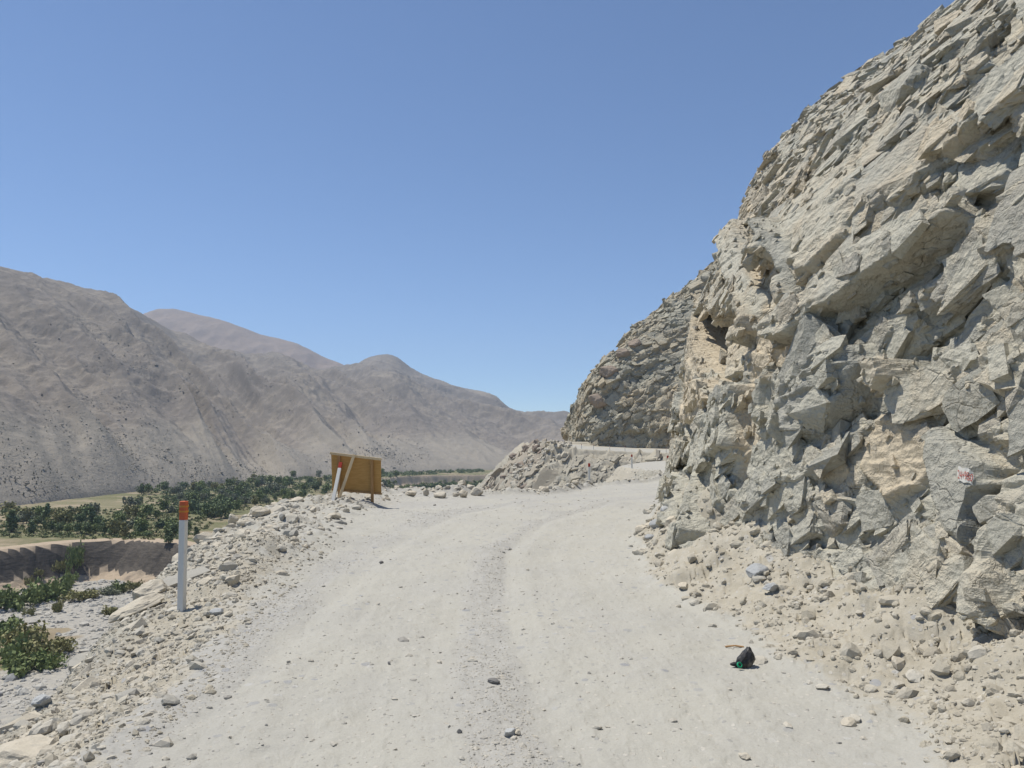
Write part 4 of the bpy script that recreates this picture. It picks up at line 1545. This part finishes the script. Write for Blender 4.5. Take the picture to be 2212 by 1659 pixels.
# ------------------------------------------------------------------ litter at the cliff foot
p = on_ground(1612, 1440)
bag = empty("black_bag", p, "crumpled black plastic bag lying in the dirt at the road's right edge", "bag")
v, f = ICO3[0].copy(), ICO3[1]
r0 = np.random.default_rng(5)
g = fbm(v[:, 0] * 2.2, v[:, 1] * 2.2, v[:, 2] * 2.2, 4, 404)
rg = ridged(v[:, 0] * 1.6, v[:, 1] * 1.6, v[:, 2] * 1.6, 3, 405)
q = v * (1 + .14 * g + .10 * rg)[:, None]
zz = q[:, 2]
q[:, 0] *= np.where(zz > 0, 1 - .50 * zz, 1)
q[:, 0] += .35 * np.clip(zz, -1, 1) - .55 * np.clip(-.2 - zz, 0, 1) * (q[:, 0] < 0)
q = q * np.array([.064, .05, .082])
q[:, 2] = np.maximum(q[:, 2], -.060) + .058
link("sack", mesh_np("sack", q, f), M_bag, bag)
q2 = ICO2[0] * (1 + .2 * fbm(ICO2[0][:, 0] * 3, ICO2[0][:, 1] * 3, ICO2[0][:, 2] * 3, 3, 8))[:, None] * np.array([.05, .022, .017]) + np.array([-.085, -.02, .022])
link("twisted_neck", mesh_np("twisted_neck", q2, ICO2[1]), M_bag, bag)
p = on_ground(1594, 1444)
bm = bmesh.new()
n = 20
prof = [(.021, 0), (.023, .008), (.021, .016), (.015, .017), (.014, .008)]
rings = [[bm.verts.new((r_ * math.cos(2 * math.pi * i / n), r_ * math.sin(2 * math.pi * i / n), h_)) for i in range(n)] for r_, h_ in prof]
for a, b in zip(rings, rings[1:] + rings[:1]):
    for i in range(n):
        bm.faces.new((a[i], a[(i + 1) % n], b[(i + 1) % n], b[i]))
cap = link("bottle_ring", bm_mesh("bottle_ring", bm, True), M_cap)
cap.location = p + Vector((.0, -.03, .03))
cap.rotation_euler = (1.0, .2, .3)
tag(cap, "small green plastic ring beside the black bag", "litter")
p = on_ground(1588, 1400)
bm = bmesh.new()
add_bar(bm, (-.085, 0, .012), (0, .01, .018), .016, .012, up=(0, 0, 1), bevel=.004)
add_bar(bm, (0, .01, .018), (.075, -.005, .01), .020, .013, up=(0, 0, 1), bevel=.004)
st = link("stick", bm_mesh("stick", bm), M_timber)
st.location = p
tag(st, "short brown stick lying behind the black bag", "stick")

# ------------------------------------------------------------------ valley floor
Z_T, Z_R = -36.0, -50.0
BANK = [(-700, 60), (-420, 120), (-260, 205), (-215, 255), (-192, 288), (-184, 307), (-172, 320), (-158, 324), (-140, 316), (-112, 300), (-84, 292), (-62, 330), (-58, 420), (-80, 600), (-128, 800), (-165, 960), (-150, 1050), (-90, 1090), (-20, 1110), (90, 1160), (400, 1250)]
BANK = [BANK[0], BANK[1]] + [tuple(p) for p in resample(BANK[2:16], 9)[0]] + BANK[16:]
TERRACE = BANK + [(400, 2200), (-1500, 2200), (-1500, 60)]


def valley_h(x, y):
    x = np.asarray(x, float)
    y = np.asarray(y, float)
    d, _ = polydist(x, y, BANK)
    ins = inpoly(x, y, TERRACE)
    s = np.where(ins, d, -d) + 1.3 * fbm(x * .03, y * .03, 0, 3, 301) + .12 * np.abs(fbm(x * .25, y * .25, 0, 3, 302))
    n = fbm(x * .02, y * .02, 0, 4, 303)
    bl_ = 6.5 + 4.5 * np.clip(fbm(x * .06, y * .06, 0, 4, 305), -.8, 1)
    z = Z_R + bl_ * smooth(-13, -.8, s + 1.5 * fbm(x * .15, y * .15, 0, 3, 306)) + (Z_T - Z_R - bl_) * smooth(-7.5, .3, s + .25 * fbm(x * .2, y * .2, 0, 3, 307))
    z = z + np.where(s > 0, .5, .35) * n + .12 * fbm(x * .3, y * .3, 0, 3, 304)
    z = z + np.where(y > 950, -3.5 * smooth(950, 1080, y) * (s < -14), 0)
    return z


def valley_cols(x, y):
    d, _ = polydist(x, y, BANK)
    ins = inpoly(x, y, TERRACE)
    s = np.where(ins, d, -d)
    n = fbm(x * .03, y * .03, 0, 4, 311)
    n2 = fbm(x * .011, y * .011, 0, 3, 312)
    bed = smooth(-9, -15, s) * smooth(700, 560, y)
    lush = smooth(-.15, .35, fbm(x * .035 + 4, y * .035, 0, 3, 313))
    near_green = inpoly(x, y, [(-190, 175), (-128, 175), (-100, 205), (-128, 232), (-175, 225), (-200, 200)])
    grav = bed * (1 - np.clip(near_green * 1.0, 0, 1) * lush)
    green = np.where(ins, .62 + .45 * n, .25 + .5 * n)
    green = np.where(~ins & (y > 700), .9 + .3 * n, green)
    earth = np.where(ins, smooth(10 + 4 * n, 7, s) * (y < 600), smooth(-15, -10, s))
    earth = np.clip(earth + smooth(.55, .7, n2 + .25 * n) * ins * .9, 0, 1)
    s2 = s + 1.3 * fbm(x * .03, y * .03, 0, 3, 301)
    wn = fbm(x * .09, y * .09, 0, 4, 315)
    bank_shade = (s2 > -7.6 + 2.6 * wn) & (s2 < .35) & (y < 600) & (wn + .25 * fbm(x * .4, y * .4, 0, 2, 316) < .62)  # bank face painted dark as if shaded, gaps left for lit lumps
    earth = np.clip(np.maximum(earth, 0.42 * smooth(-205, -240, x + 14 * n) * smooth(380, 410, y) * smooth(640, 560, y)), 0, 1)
    green = np.where(bank_shade, -1, np.maximum(green, 0))
    return np.clip(np.stack([grav, green, earth], -1), -1, 2)


rv = np.concatenate([np.linspace(95, 240, 90, endpoint=False), np.linspace(240, 345, 330, endpoint=False), np.geomspace(345, 1020, 150, endpoint=False), np.linspace(1020, 1130, 80, endpoint=False), np.geomspace(1130, 2100, 50)])
av = np.radians(np.concatenate([np.linspace(-75, -36, 40, endpoint=False), np.linspace(-36, 6, 620)]))
R_, A_ = np.meshgrid(rv, av, indexing="ij")
x, y = R_ * np.sin(A_), R_ * np.cos(A_)
z = valley_h(x, y)
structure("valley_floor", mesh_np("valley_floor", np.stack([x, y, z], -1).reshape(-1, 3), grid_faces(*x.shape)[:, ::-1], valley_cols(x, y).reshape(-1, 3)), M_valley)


def on_valley(px, py):
    return hit(px, py, valley_h, 120, 1600, 1100)


# river cobbles
x = RNG.uniform(-210, -60, 26000)
y = RNG.uniform(150, 310, 26000)
c = valley_cols(x, y)
k = (c[:, 0] > .5) & (np.abs(x / y) < .70) & (RNG.random(len(x)) < .35 + .5 * smooth(-.1, .4, fbm(x * .04, y * .04, 0, 3, 330)))
sz = np.clip(RNG.lognormal(math.log(.42), .55, len(x)), .15, 1.7)
scatter("river_cobbles", np.stack([x, y, valley_h(x, y) - .08], -1)[k], sz[k], M_cobble, PR1, (.5, .8), "pale rounded cobbles covering the dry riverbed", "cobbles")

# ------------------------------------------------------------------ mountains
FOOT = [(-360, 60), (-345, 300), (-323, 497), (-318, 700), (-290, 900), (-235, 1040), (-160, 1200), (-60, 1320), (40, 1390), (150, 1440), (270, 1500), (420, 1560)]
CREST = [(-880, 250, 285), (-870, 800, 290), (-852, 1308, 299), (-850, 1436, 311), (-850, 1595, 317), (-850, 1707, 314), (-850, 1793, 306), (-850, 2058, 285), (-850, 2338, 278), (-850, 2553, 275),
         (-819, 2700, 305), (-777, 2900, 285), (-667, 3100, 304), (-604, 3250, 367), (-516, 3300, 386), (-419, 3300, 322), (-330, 3300, 285), (-205, 3300, 246), (-89, 3300, 216), (-12, 3300, 140), (86, 3300, 112), (241, 3300, 78), (430, 3300, 45), (700, 3300, 20)]
nu, nv = 900, 380
FR = [(0, 0), (.09, 2), (.16, 4), (1, 1)]
cr, tcr = resample(CREST, 1200)
ft, tft = resample(FOOT, 1200)
# line the two up: a point of the foot goes with the crest behind it
PAIR = [(0, 0), (2, 1.7), (5, 3.0), (9, 4.4), (11, 5.2), (14, 6.2), (17, 7.4), (20, 8.8), (23, 11)]
u = np.concatenate([np.linspace(0, 2, 60, endpoint=False), np.linspace(2, 23, nu - 60)])
cx, cy, cz = (np.interp(u, tcr, cr[:, k]) for k in range(3))
uf = np.interp(u, [p[0] for p in PAIR], [p[1] for p in PAIR])
fx_, fy_ = (np.interp(uf, tft, ft[:, k]) for k in range(2))
v = np.concatenate([np.linspace(0, 1, nv - 40, endpoint=False), np.linspace(1, 1.55, 40)])
vv = np.minimum(v, 1)
X = fx_[:, None] + (cx - fx_)[:, None] * v[None]
Y = fy_[:, None] + (cy - fy_)[:, None] * v[None]
rise = (cz + 37)[:, None]
prof = .30 * vv + .70 * vv ** 1.25
Zb = -37 + rise * prof[None]
Zb = Zb - np.clip(v[None] - 1, 0, 1) * rise * 1.1
am = np.sin(np.pi * np.clip(vv, 0, 1))[None] ** .7
arcu = np.concatenate([[0], np.cumsum(np.hypot(np.diff((fx_ + cx) / 2), np.diff((fy_ + cy) / 2)))])[:, None]
long_ = v[None] * np.hypot(cx - fx_, cy - fy_)[:, None]
wob = 60 * fbm(X * .003, Y * .003, 0, 3, 405)
rib = arcu + .55 * long_
r1 = ridged((rib + wob) / 420, long_ / 1700, 0 * X, 2, 401)
r2 = ridged((rib + .7 * wob) / 150, long_ / 700, 0 * X, 3, 402)
big = np.clip(np.hypot(cx - fx_, cy - fy_) / 600, .8, 2.2)[:, None]
Zm = Zb + am * big * (34 * (r1 - .6) + 12 * (r2 - .6)) + am * 4 * ridged(X * .011, Y * .011, 0 * X, 5, 403) + (.25 + am) * 2.0 * ridged(X * .05, Y * .05, 0 * X, 5, 404)
Zm = Zm + 2.0 * fbm(X * .03, Y * .03, 1.0, 4, 406) * smooth(.8, 1.0, v)[None]
dist = np.hypot(X, Y)
at_ = np.stack([np.clip(.5 + .5 * r2 * .4, 0, 1), smooth(.20, .02, v)[None] * (1 + 0 * X) * .9 + .25 * smooth(.3, .9, r1), 0 * X], -1)
mverts = np.stack([X, Y, Zm], -1)
structure("mountain", mesh_np("mountain", mverts.reshape(-1, 3), grid_faces(*X.shape), at_.reshape(-1, 3), True), M_mountain)

# the mountain behind
SK = [(120, 700), (200, 690), (262, 682), (300, 678), (330, 668), (365, 666), (400, 674), (470, 690), (560, 722), (640, 742), (690, 768), (740, 788), (800, 815), (900, 850)]
sx = np.linspace(120, 900, 260)
sy = np.interp(sx, [p[0] for p in SK], [p[1] for p in SK])
Yc = 3900.0
ca = (sx - 1106) / 1700
czz = np.array([CAM_H + ray(a, b)[1] * Yc for a, b in zip(sx, sy)])
v = np.linspace(0, 1.3, 130)
X = (ca * Yc)[:, None] * (1 + 0 * v[None]) + 300 * (1 - v)[None]
Y = Yc - 1500 * (1 - v)[None] + 0 * X
Zf = -20 + (czz + 20)[:, None] * np.minimum(v, 1)[None] ** 1.1 - np.clip(v - 1, 0, 1)[None] * 700
am = np.sin(np.pi * np.minimum(v, 1))[None] ** .7
Zf = Zf + am * (40 * (ridged(X / 500, Y / 1800, 0 * X, 3, 431) - .6) + 14 * (ridged(X / 150, Y / 500, 0 * X, 4, 432) - .6)) + 4 * fbm(X * .01, Y * .01, 0, 4, 433)
structure("far_mountain", mesh_np("far_mountain", np.stack([X, Y, Zf], -1).reshape(-1, 3), grid_faces(*X.shape), np.zeros((X.size, 3)) + np.array([.5, 0, 0]), True), M_mountain_far)

# boulders and scrub on the dry slope
pick = mverts[60:560, 3:200].reshape(-1, 3)
vi = np.repeat(np.linspace(0, 1, 197)[None], 500, 0).ravel()
wgt = fbm(pick[:, 0] * .012, pick[:, 1] * .012, 0, 3, 450)
prob = np.clip(.15 + .9 * wgt, .02, 1) * (1.0 + 2.5 * smooth(.25, 0, vi)) * (pick[:, 1] < 1900)
idx = RNG.choice(len(pick), 9000, p=prob / prob.sum())
pp = pick[idx] + np.stack([RNG.normal(0, 2, 9000), RNG.normal(0, 2, 9000), np.zeros(9000)], -1)
sz = np.clip(RNG.lognormal(math.log(.75), .5, 9000), .3, 3.2) * (.45 + .35 * pp[:, 1] / 1000)
M_mrock = stone_mat("slope boulders", [(0.33, 0.295, 0.24), (0.29, 0.26, 0.22), (0.25, 0.23, 0.195)], .1)
scatter("slope_boulders", pp, sz, M_mrock, PR1, (.5, .9), "boulders strewn over the dry mountain slope across the valley", "boulders")
prob = (smooth(.35, .0, vi) ** 1.5) * (pick[:, 1] < 1250)
idx = RNG.choice(len(pick), 2600, p=prob / prob.sum())
pp = pick[idx] + np.stack([RNG.normal(0, 2.5, 2600), RNG.normal(0, 2.5, 2600), np.zeros(2600)], -1)


# ------------------------------------------------------------------ vegetation
def crown(seed, n, rx, rz, zc, leaf, lobes=6, spire=0.0):
    """leaf sprays in lobes through the crown's volume"""
    r = np.random.default_rng(seed)
    ctr = np.stack([r.normal(0, .48, lobes) * rx, r.normal(0, .48, lobes) * rx, zc + r.uniform(-.62, .62, lobes) * rz], -1)
    rad = r.uniform(.38, .68, lobes) * rx * (1 - spire * .35)
    if spire:
        ctr[:, 2] = zc + np.linspace(-.8, .85, lobes) * rz
        ctr[:, :2] *= .35
        rad = rx * np.interp(np.linspace(0, 1, lobes), [0, .3, 1], [.75, .85, .35]) * r.uniform(.8, 1.15, lobes)
    k = r.integers(0, lobes, n)
    dirs = r.normal(size=(n, 3))
    dirs /= np.linalg.norm(dirs, axis=1)[:, None]
    p = ctr[k] + dirs * (rad[k] * r.uniform(.55, 1.08, n))[:, None] * np.array([1, 1, 1.0 if not spire else 1.3])
    a = r.normal(size=(n, 3))
    b = np.cross(dirs + .6 * r.normal(size=(n, 3)), a)
    a /= np.linalg.norm(a, axis=1)[:, None]
    b /= np.linalg.norm(b, axis=1)[:, None]
    s = leaf * r.uniform(.6, 1.4, n)[:, None]
    V = np.stack([p - a * s, p + b * s * .8, p + a * s, p - b * s * .8], 1).reshape(-1, 3)
    return V, np.arange(4 * n).reshape(-1, 4)


def trunk_mesh(h, r0, seed):
    r = np.random.default_rng(seed)
    bm = bmesh.new()

    def limb(a, b, ra, rb, n=6, k=4):
        a, b = Vector(a), Vector(b)
        prev = None
        ax = (b - a).normalized()
        s = ax.orthogonal().normalized()
        t = ax.cross(s)
        for i in range(k + 1):
            q = i / k
            c = a.lerp(b, q) + Vector((r.normal(0, .03), r.normal(0, .03), 0)) * h * .15 * math.sin(q * 3.14)
            rad = ra + (rb - ra) * q
            ring = [bm.verts.new(c + (s * math.cos(j * 6.283 / n) + t * math.sin(j * 6.283 / n)) * rad) for j in range(n)]
            if prev:
                for j in range(n):
                    bm.faces.new((prev[j], prev[(j + 1) % n], ring[(j + 1) % n], ring[j]))
            prev = ring
        bm.faces.new(prev[::-1])

    limb((0, 0, -.5), (0, 0, h * .75), r0, r0 * .25)
    for i in range(4):
        a = i * 1.57 + r.uniform(-.4, .4)
        z0 = h * r.uniform(.2, .45)
        limb((0, 0, z0), (math.cos(a) * h * .2, math.sin(a) * h * .2, z0 + h * .25), r0 * .5, r0 * .12, 5, 3)
    return bm_mesh("trunk", bm)


KINDS = {
    "round": [(mesh_np("crown", *crown(s, 620, 3.3, 2.6, 4.0, .48, 10)), trunk_mesh(5, .28, s)) for s in (1, 2, 3)],
    "tall": [(mesh_np("crown", *crown(s, 560, 2.2, 4.6, 5.4, .55, 9, 1.0)), trunk_mesh(9, .25, s)) for s in (4, 5, 6)],
    "bush": [(mesh_np("crown", *crown(s, 700, 2.2, 1.1, 1.2, .26, 10)), trunk_mesh(1.6, .12, s)) for s in (7, 8, 9)],
}


def copy_mats(kind):
    out = []
    for i, (c, t) in enumerate(KINDS[kind]):
        for m in (M_leaf_dark, M_leaf_mid, M_leaf_olive, M_leaf_grey):
            c2 = c.copy()
            c2.materials.append(m)
            out.append(c2)
        t.materials.append(M_bark)
    return out


CR = {k: copy_mats(k) for k in KINDS}


def plant(name, kind, loc, s, tone, label, cat, group, sz=None, parts=True):
    i = random.randrange(3)
    e = empty(name, loc, label, cat, group, random.uniform(0, 6.28))
    e.scale = (s, s, sz or s)
    link("crown", CR[kind][i * 4 + tone], None, e)
    if parts:
        link("trunk", KINDS[kind][i][1], None, e)
    return e


# the dark upright trees along the terrace, one by one (photograph x of the foot, y, height, width, tone)
TALL = [(25, 1150, 47, 26, "dark upright tree at the left frame edge, in front of the orange field"), (39, 1126, 32, 14, "slim dark tree behind the upright one at the left frame edge"),
        (67, 1128, 32, 17, "dark tree left of the tallest terrace tree"), (98, 1130, 42, 18, "tallest narrow dark tree on the terrace, left of the river bank's centre"),
        (67, 1152, 29, 20, "stout dark tree standing alone in front of the orange field"), (153, 1128, 34, 20, "thin open-crowned tree on the terrace right of the tallest tree"),
        (177, 1127, 22, 17, "short dark tree left of the broad dark one on the terrace"), (198, 1132, 36, 19, "broad dark upright tree in the middle of the terrace row"),
        (268, 1163, 34, 18, "slim olive tree at the edge of the dirt track"), (309, 1146, 26, 22, "dark block-shaped tree right of the slim olive tree"),
        (296, 1144, 28, 14, "narrow dark tree touching the dark block-shaped one"), (364, 1174, 30, 24, "dark tree on the bank's brink just left of the marker post"),
        (372, 1146, 26, 22, "dark tree half hidden by the marker post"), (424, 1160, 22, 14, "dark narrow tree right of the marker post, above the rubble"),
        (345, 1142, 20, 26, "low dark tree clump left of the marker post")]
G1 = "tall dark trees on the valley terrace"
for px, py, h, w, lab in TALL:
    p = on_valley(px, py)
    k = p.y / 1700
    e = plant("tall_tree", "tall", p, w * k / 4.4, 3 if "open" in lab else (2 if "olive" in lab else 0), lab, "tree", G1, sz=h * k / 10.2)
G2 = "bushy round trees in the row behind the dirt track"
row = [(112, 1150), (128, 1152), (146, 1153), (166, 1154), (186, 1155), (206, 1153), (226, 1155), (246, 1156), (122, 1138), (212, 1140), (232, 1142)]
for i, (px, py) in enumerate(row):
    p = on_valley(px, py)
    k = p.y / 1700
    plant("round_tree", "round", p, 22 * k / 6.6 * random.uniform(.85, 1.15), 1 if i % 3 == 2 else 0, "bushy green tree in the dense row behind the dirt track", "tree", G2)
# woods and orchards spreading up the terrace
G3 = "trees and bushes scattered over the valley terrace"
LAB3 = ["dark round tree among the valley terrace's green fields", "mid-green round tree among the valley terrace's green fields", "yellow-olive bushy tree among the valley terrace's green fields", "grey-green dusty tree among the valley terrace's green fields"]
cnt = 0
hid = [(0, 1168), (380, 1172), (420, 1150), (520, 1105), (600, 1085), (720, 1068), (1030, 1062)]
up = [(0, 1108), (250, 1104), (300, 1064), (360, 1042), (500, 1030), (620, 1024), (850, 1017), (1040, 1016)]
while cnt < 235:
    px = random.uniform(0, 860)
    lo = np.interp(px, *zip(*hid))
    hi = np.interp(px, *zip(*up))
    py = random.uniform(hi, lo)
    if px < 240 and (py > 1140 or random.random() < .6):
        continue
    p = on_valley(px, py)
    d_, _ = polydist(np.array([p.x]), np.array([p.y]), BANK)
    if p.z < -38.5 or p.z > -30 or (d_[0] < 12 and p.y < 420) or vnoise(p.x * .012, p.y * .012, 0, 91) < -.22:
        continue
    tn = random.choices([0, 1, 2, 3], [5, 5, 2, 3])[0]
    s = random.uniform(.55, 1.15) * (1 + .25 * (p.y > 600))
    plant("round_tree", "round" if random.random() < .75 else "bush", p, s, tn, LAB3[tn], "tree", G3 + (", dark", ", mid green", ", olive", ", grey green")[tn])
    cnt += 1

# ground cover on the terrace and the far woods: one mass each
def mass(name, pts, size, n, leaf, mat, label, cat, seed):
    r = np.random.default_rng(seed)
    m = len(pts)
    k = np.repeat(np.arange(m), n)
    dirs = r.normal(size=(m * n, 3))
    dirs /= np.linalg.norm(dirs, axis=1)[:, None]
    dirs[:, 2] = np.abs(dirs[:, 2]) * .9
    p = pts[k] + dirs * (size[k] * r.uniform(.5, 1.05, m * n))[:, None]
    a = r.normal(size=(m * n, 3))
    b = np.cross(dirs + .5 * r.normal(size=a.shape), a)
    a /= np.linalg.norm(a, axis=1)[:, None]
    b /= np.linalg.norm(b, axis=1)[:, None]
    s = (leaf * size[k] * r.uniform(.6, 1.3, m * n))[:, None]
    V = np.stack([p - a * s, p + b * s * .8, p + a * s, p - b * s * .8], 1).reshape(-1, 3)
    return stuff(name, mesh_np(name, V, np.arange(4 * m * n).reshape(-1, 4)), mat, label, cat)


def valley_pts(n, poly, cond=None):
    out = []
    while len(out) < n:
        px = RNG.uniform(min(p[0] for p in poly), max(p[0] for p in poly), 400)
        py = RNG.uniform(min(p[1] for p in poly), max(p[1] for p in poly), 400)
        ok = inpoly(px, py, poly)
        for a, b in zip(px[ok], py[ok]):
            p = on_valley(a, b)
            if cond is None or cond(p):
                out.append(tuple(p))
            if len(out) >= n:
                break
    return np.array(out)


ter = lambda p: -38 < p.z < -30
q = valley_pts(1700, [(0, 1162), (0, 1098), (260, 1097), (310, 1062), (520, 1030), (860, 1018), (860, 1060), (720, 1070), (520, 1108), (420, 1155), (360, 1168)], ter)
mass("field_scrub", q, RNG.uniform(.5, 1.7, len(q)), 30, .28, M_leaf_scrub, "low olive scrub and crops covering the valley terrace", "scrub", 71)
q = valley_pts(420, [(380, 1098), (330, 1062), (520, 1034), (720, 1026), (850, 1017), (1040, 1014), (1040, 1021), (860, 1028), (720, 1045), (560, 1080), (450, 1120)], ter)
mass("woodland", q, RNG.uniform(1.8, 4.2, len(q)), 60, .2, M_leaf_dark, "dark woodland strung along the far valley floor", "woods", 72)
q = valley_pts(260, [(700, 1031), (760, 1023), (1045, 1013), (1045, 1021), (850, 1029), (720, 1040)], ter)
mass("scarp_woods", q, RNG.uniform(2.2, 4.6, len(q)), 50, .2, M_leaf_dark, "dark trees strung along the top of the far pale river scarp", "woods", 76)
q = valley_pts(480, [(700, 1076), (850, 1054), (1045, 1038), (1045, 1068), (860, 1072)], lambda p: p.z < -45)
mass("river_fields", q, RNG.uniform(2.0, 4.2, len(q)), 46, .24, M_leaf_mid, "green fields and thickets beside the river beyond the spur", "fields", 73)

# riverside shrubs
G4 = "riverside shrubs in the dry bed"
SH = [(15, 1318, 60, 34, 1), (45, 1312, 60, 38, 1), (80, 1302, 56, 38, 1), (105, 1295, 50, 34, 1), (128, 1280, 40, 30, 1), (150, 1264, 34, 24, 1), (160, 1240, 28, 44, 1), (126, 1242, 20, 20, 2), (160, 1300, 44, 18, 2), (190, 1292, 40, 16, 2),
      (236, 1284, 34, 16, 3), (256, 1280, 34, 20, 1), (282, 1280, 34, 18, 2), (122, 1322, 20, 22, 2), (60, 1330, 22, 16, 2),
      (8, 1372, 60, 34, 1), (40, 1400, 80, 44, 2), (10, 1430, 70, 46, 1), (80, 1428, 70, 40, 2), (60, 1452, 70, 36, 1), (120, 1412, 50, 24, 2), (20, 1392, 40, 30, 1), (100, 1446, 60, 30, 1), (242, 1330, 30, 18, 2), (84, 1250, 16, 12, 2), (60, 1262, 20, 14, 2)]
LAB4 = ["dark green shrub growing in the riverbed", "bright green shrub growing in the riverbed", "yellow-olive shrub growing in the riverbed", "pale grey-green shrub growing in the riverbed"]
for px, py, w, h, tn in SH:
    p = on_valley(px, py)
    k = p.y / 1700
    plant("riverside_shrub", "bush", p, w * k / 4.4, tn, LAB4[tn], "shrub", G4 + (", dark", ", bright", ", olive", ", pale")[tn], sz=h * k / 2.3)

# columnar cacti at the foot of the slope: the nearest one by one, the rest as a mass
bm = bmesh.new()
for (dx, dy, h, r_) in ((0, 0, 2.4, .32), (.4, .1, 1.6, .26), (-.35, .2, 1.9, .26), (.1, -.4, 1.3, .24)):
    rs = []
    for hh, rr_ in ((0, .8), (.4, 1), (.85, 1), (1, .35)):
        rs.append([bm.verts.new((dx + dx * hh * .5 + r_ * rr_ * math.cos(i * 1.0472), dy + dy * hh * .5 + r_ * rr_ * math.sin(i * 1.0472), h * hh)) for i in range(6)])
    for a, b in zip(rs, rs[1:]):
        for i in range(6):
            bm.faces.new((a[i], a[(i + 1) % 6], b[(i + 1) % 6], b[i]))
    bm.faces.new(rs[-1])
cact = bm_mesh("cactus", bm)
cact.materials.append(M_cactus)
od = np.argsort(pp[:, 1])
view = [i for i in od if abs(pp[i, 0] / pp[i, 1]) < .66][:150]
for i in view:
    o = link("cactus", cact)
    o.location = pp[i]
    s = random.uniform(.3, .75)
    o.scale = (s, s, s * random.uniform(.8, 1.3))
    o.rotation_euler.z = random.uniform(0, 6.28)
    tag(o, "dark columnar cactus on the dry foot of the mountain slope", "cactus", "cacti on the mountain's foot")
rest = np.array([pp[i] for i in od if i not in set(view) and abs(pp[i, 0] / pp[i, 1]) < .8])
rest = rest[::2]
mass("slope_scrub", rest, RNG.uniform(.35, .9, len(rest)), 12, .4, M_cactus, "dark scrub dotted over the lower mountain slope", "scrub", 75)

# ------------------------------------------------------------------ haze
bm = bmesh.new()
bmesh.ops.create_cube(bm, size=1)
me = bm_mesh("haze", bm)
hz = link("haze", me)
hz.scale = (6000, 6000, 800)
hz.location = (-500, 2900, 345)
hz["kind"] = "stuff"
hm = bpy.data.materials.new("haze air")
hm.use_nodes = True
nt = hm.node_tree
nt.nodes.clear()
out = nt.nodes.new("ShaderNodeOutputMaterial")
pv = nt.nodes.new("ShaderNodeVolumePrincipled")
pv.inputs["Color"].default_value = (.64, .79, 1.0, 1)
pv.inputs["Density"].default_value = 1.0e-4
pv.inputs["Anisotropy"].default_value = 0.2
nt.links.new(pv.outputs[0], out.inputs["Volume"])
me.materials.append(hm)

# ------------------------------------------------------------------ light
S = Vector((-.36, .15, .92)).normalized()
el = math.asin(S.z)
w = bpy.data.worlds.new("World")
scene.world = w
w.use_nodes = True
nt = w.node_tree
bg = nt.nodes["Background"]
sky = nt.nodes.new("ShaderNodeTexSky")
sky.sky_type = "NISHITA"
sky.sun_disc = False
sky.sun_elevation = el
sky.sun_rotation = math.atan2(S.x, S.y)
sky.altitude = 2500
sky.air_density = 1.0
sky.dust_density = 0.0
sky.ozone_density = 5.0
nt.links.new(sky.outputs[0], bg.inputs[0])
bg.inputs[1].default_value = 0.108
sd = bpy.data.lights.new("sun", "SUN")
sd.energy = 4.2
sd.angle = math.radians(.5)
sd.color = (1, .95, .86)
so = bpy.data.objects.new("sun", sd)
COL.objects.link(so)
so.rotation_euler = S.to_track_quat("Z", "Y").to_euler()
so.location = (0, 0, 50)

scene.view_settings.view_transform = "Standard"
scene.view_settings.look = "None"
scene.view_settings.exposure = 0.33
scene.view_settings.gamma = 1
scene.cycles.volume_bounces = 0
scene.cycles.max_bounces = 6
scene.cycles.diffuse_bounces = 3
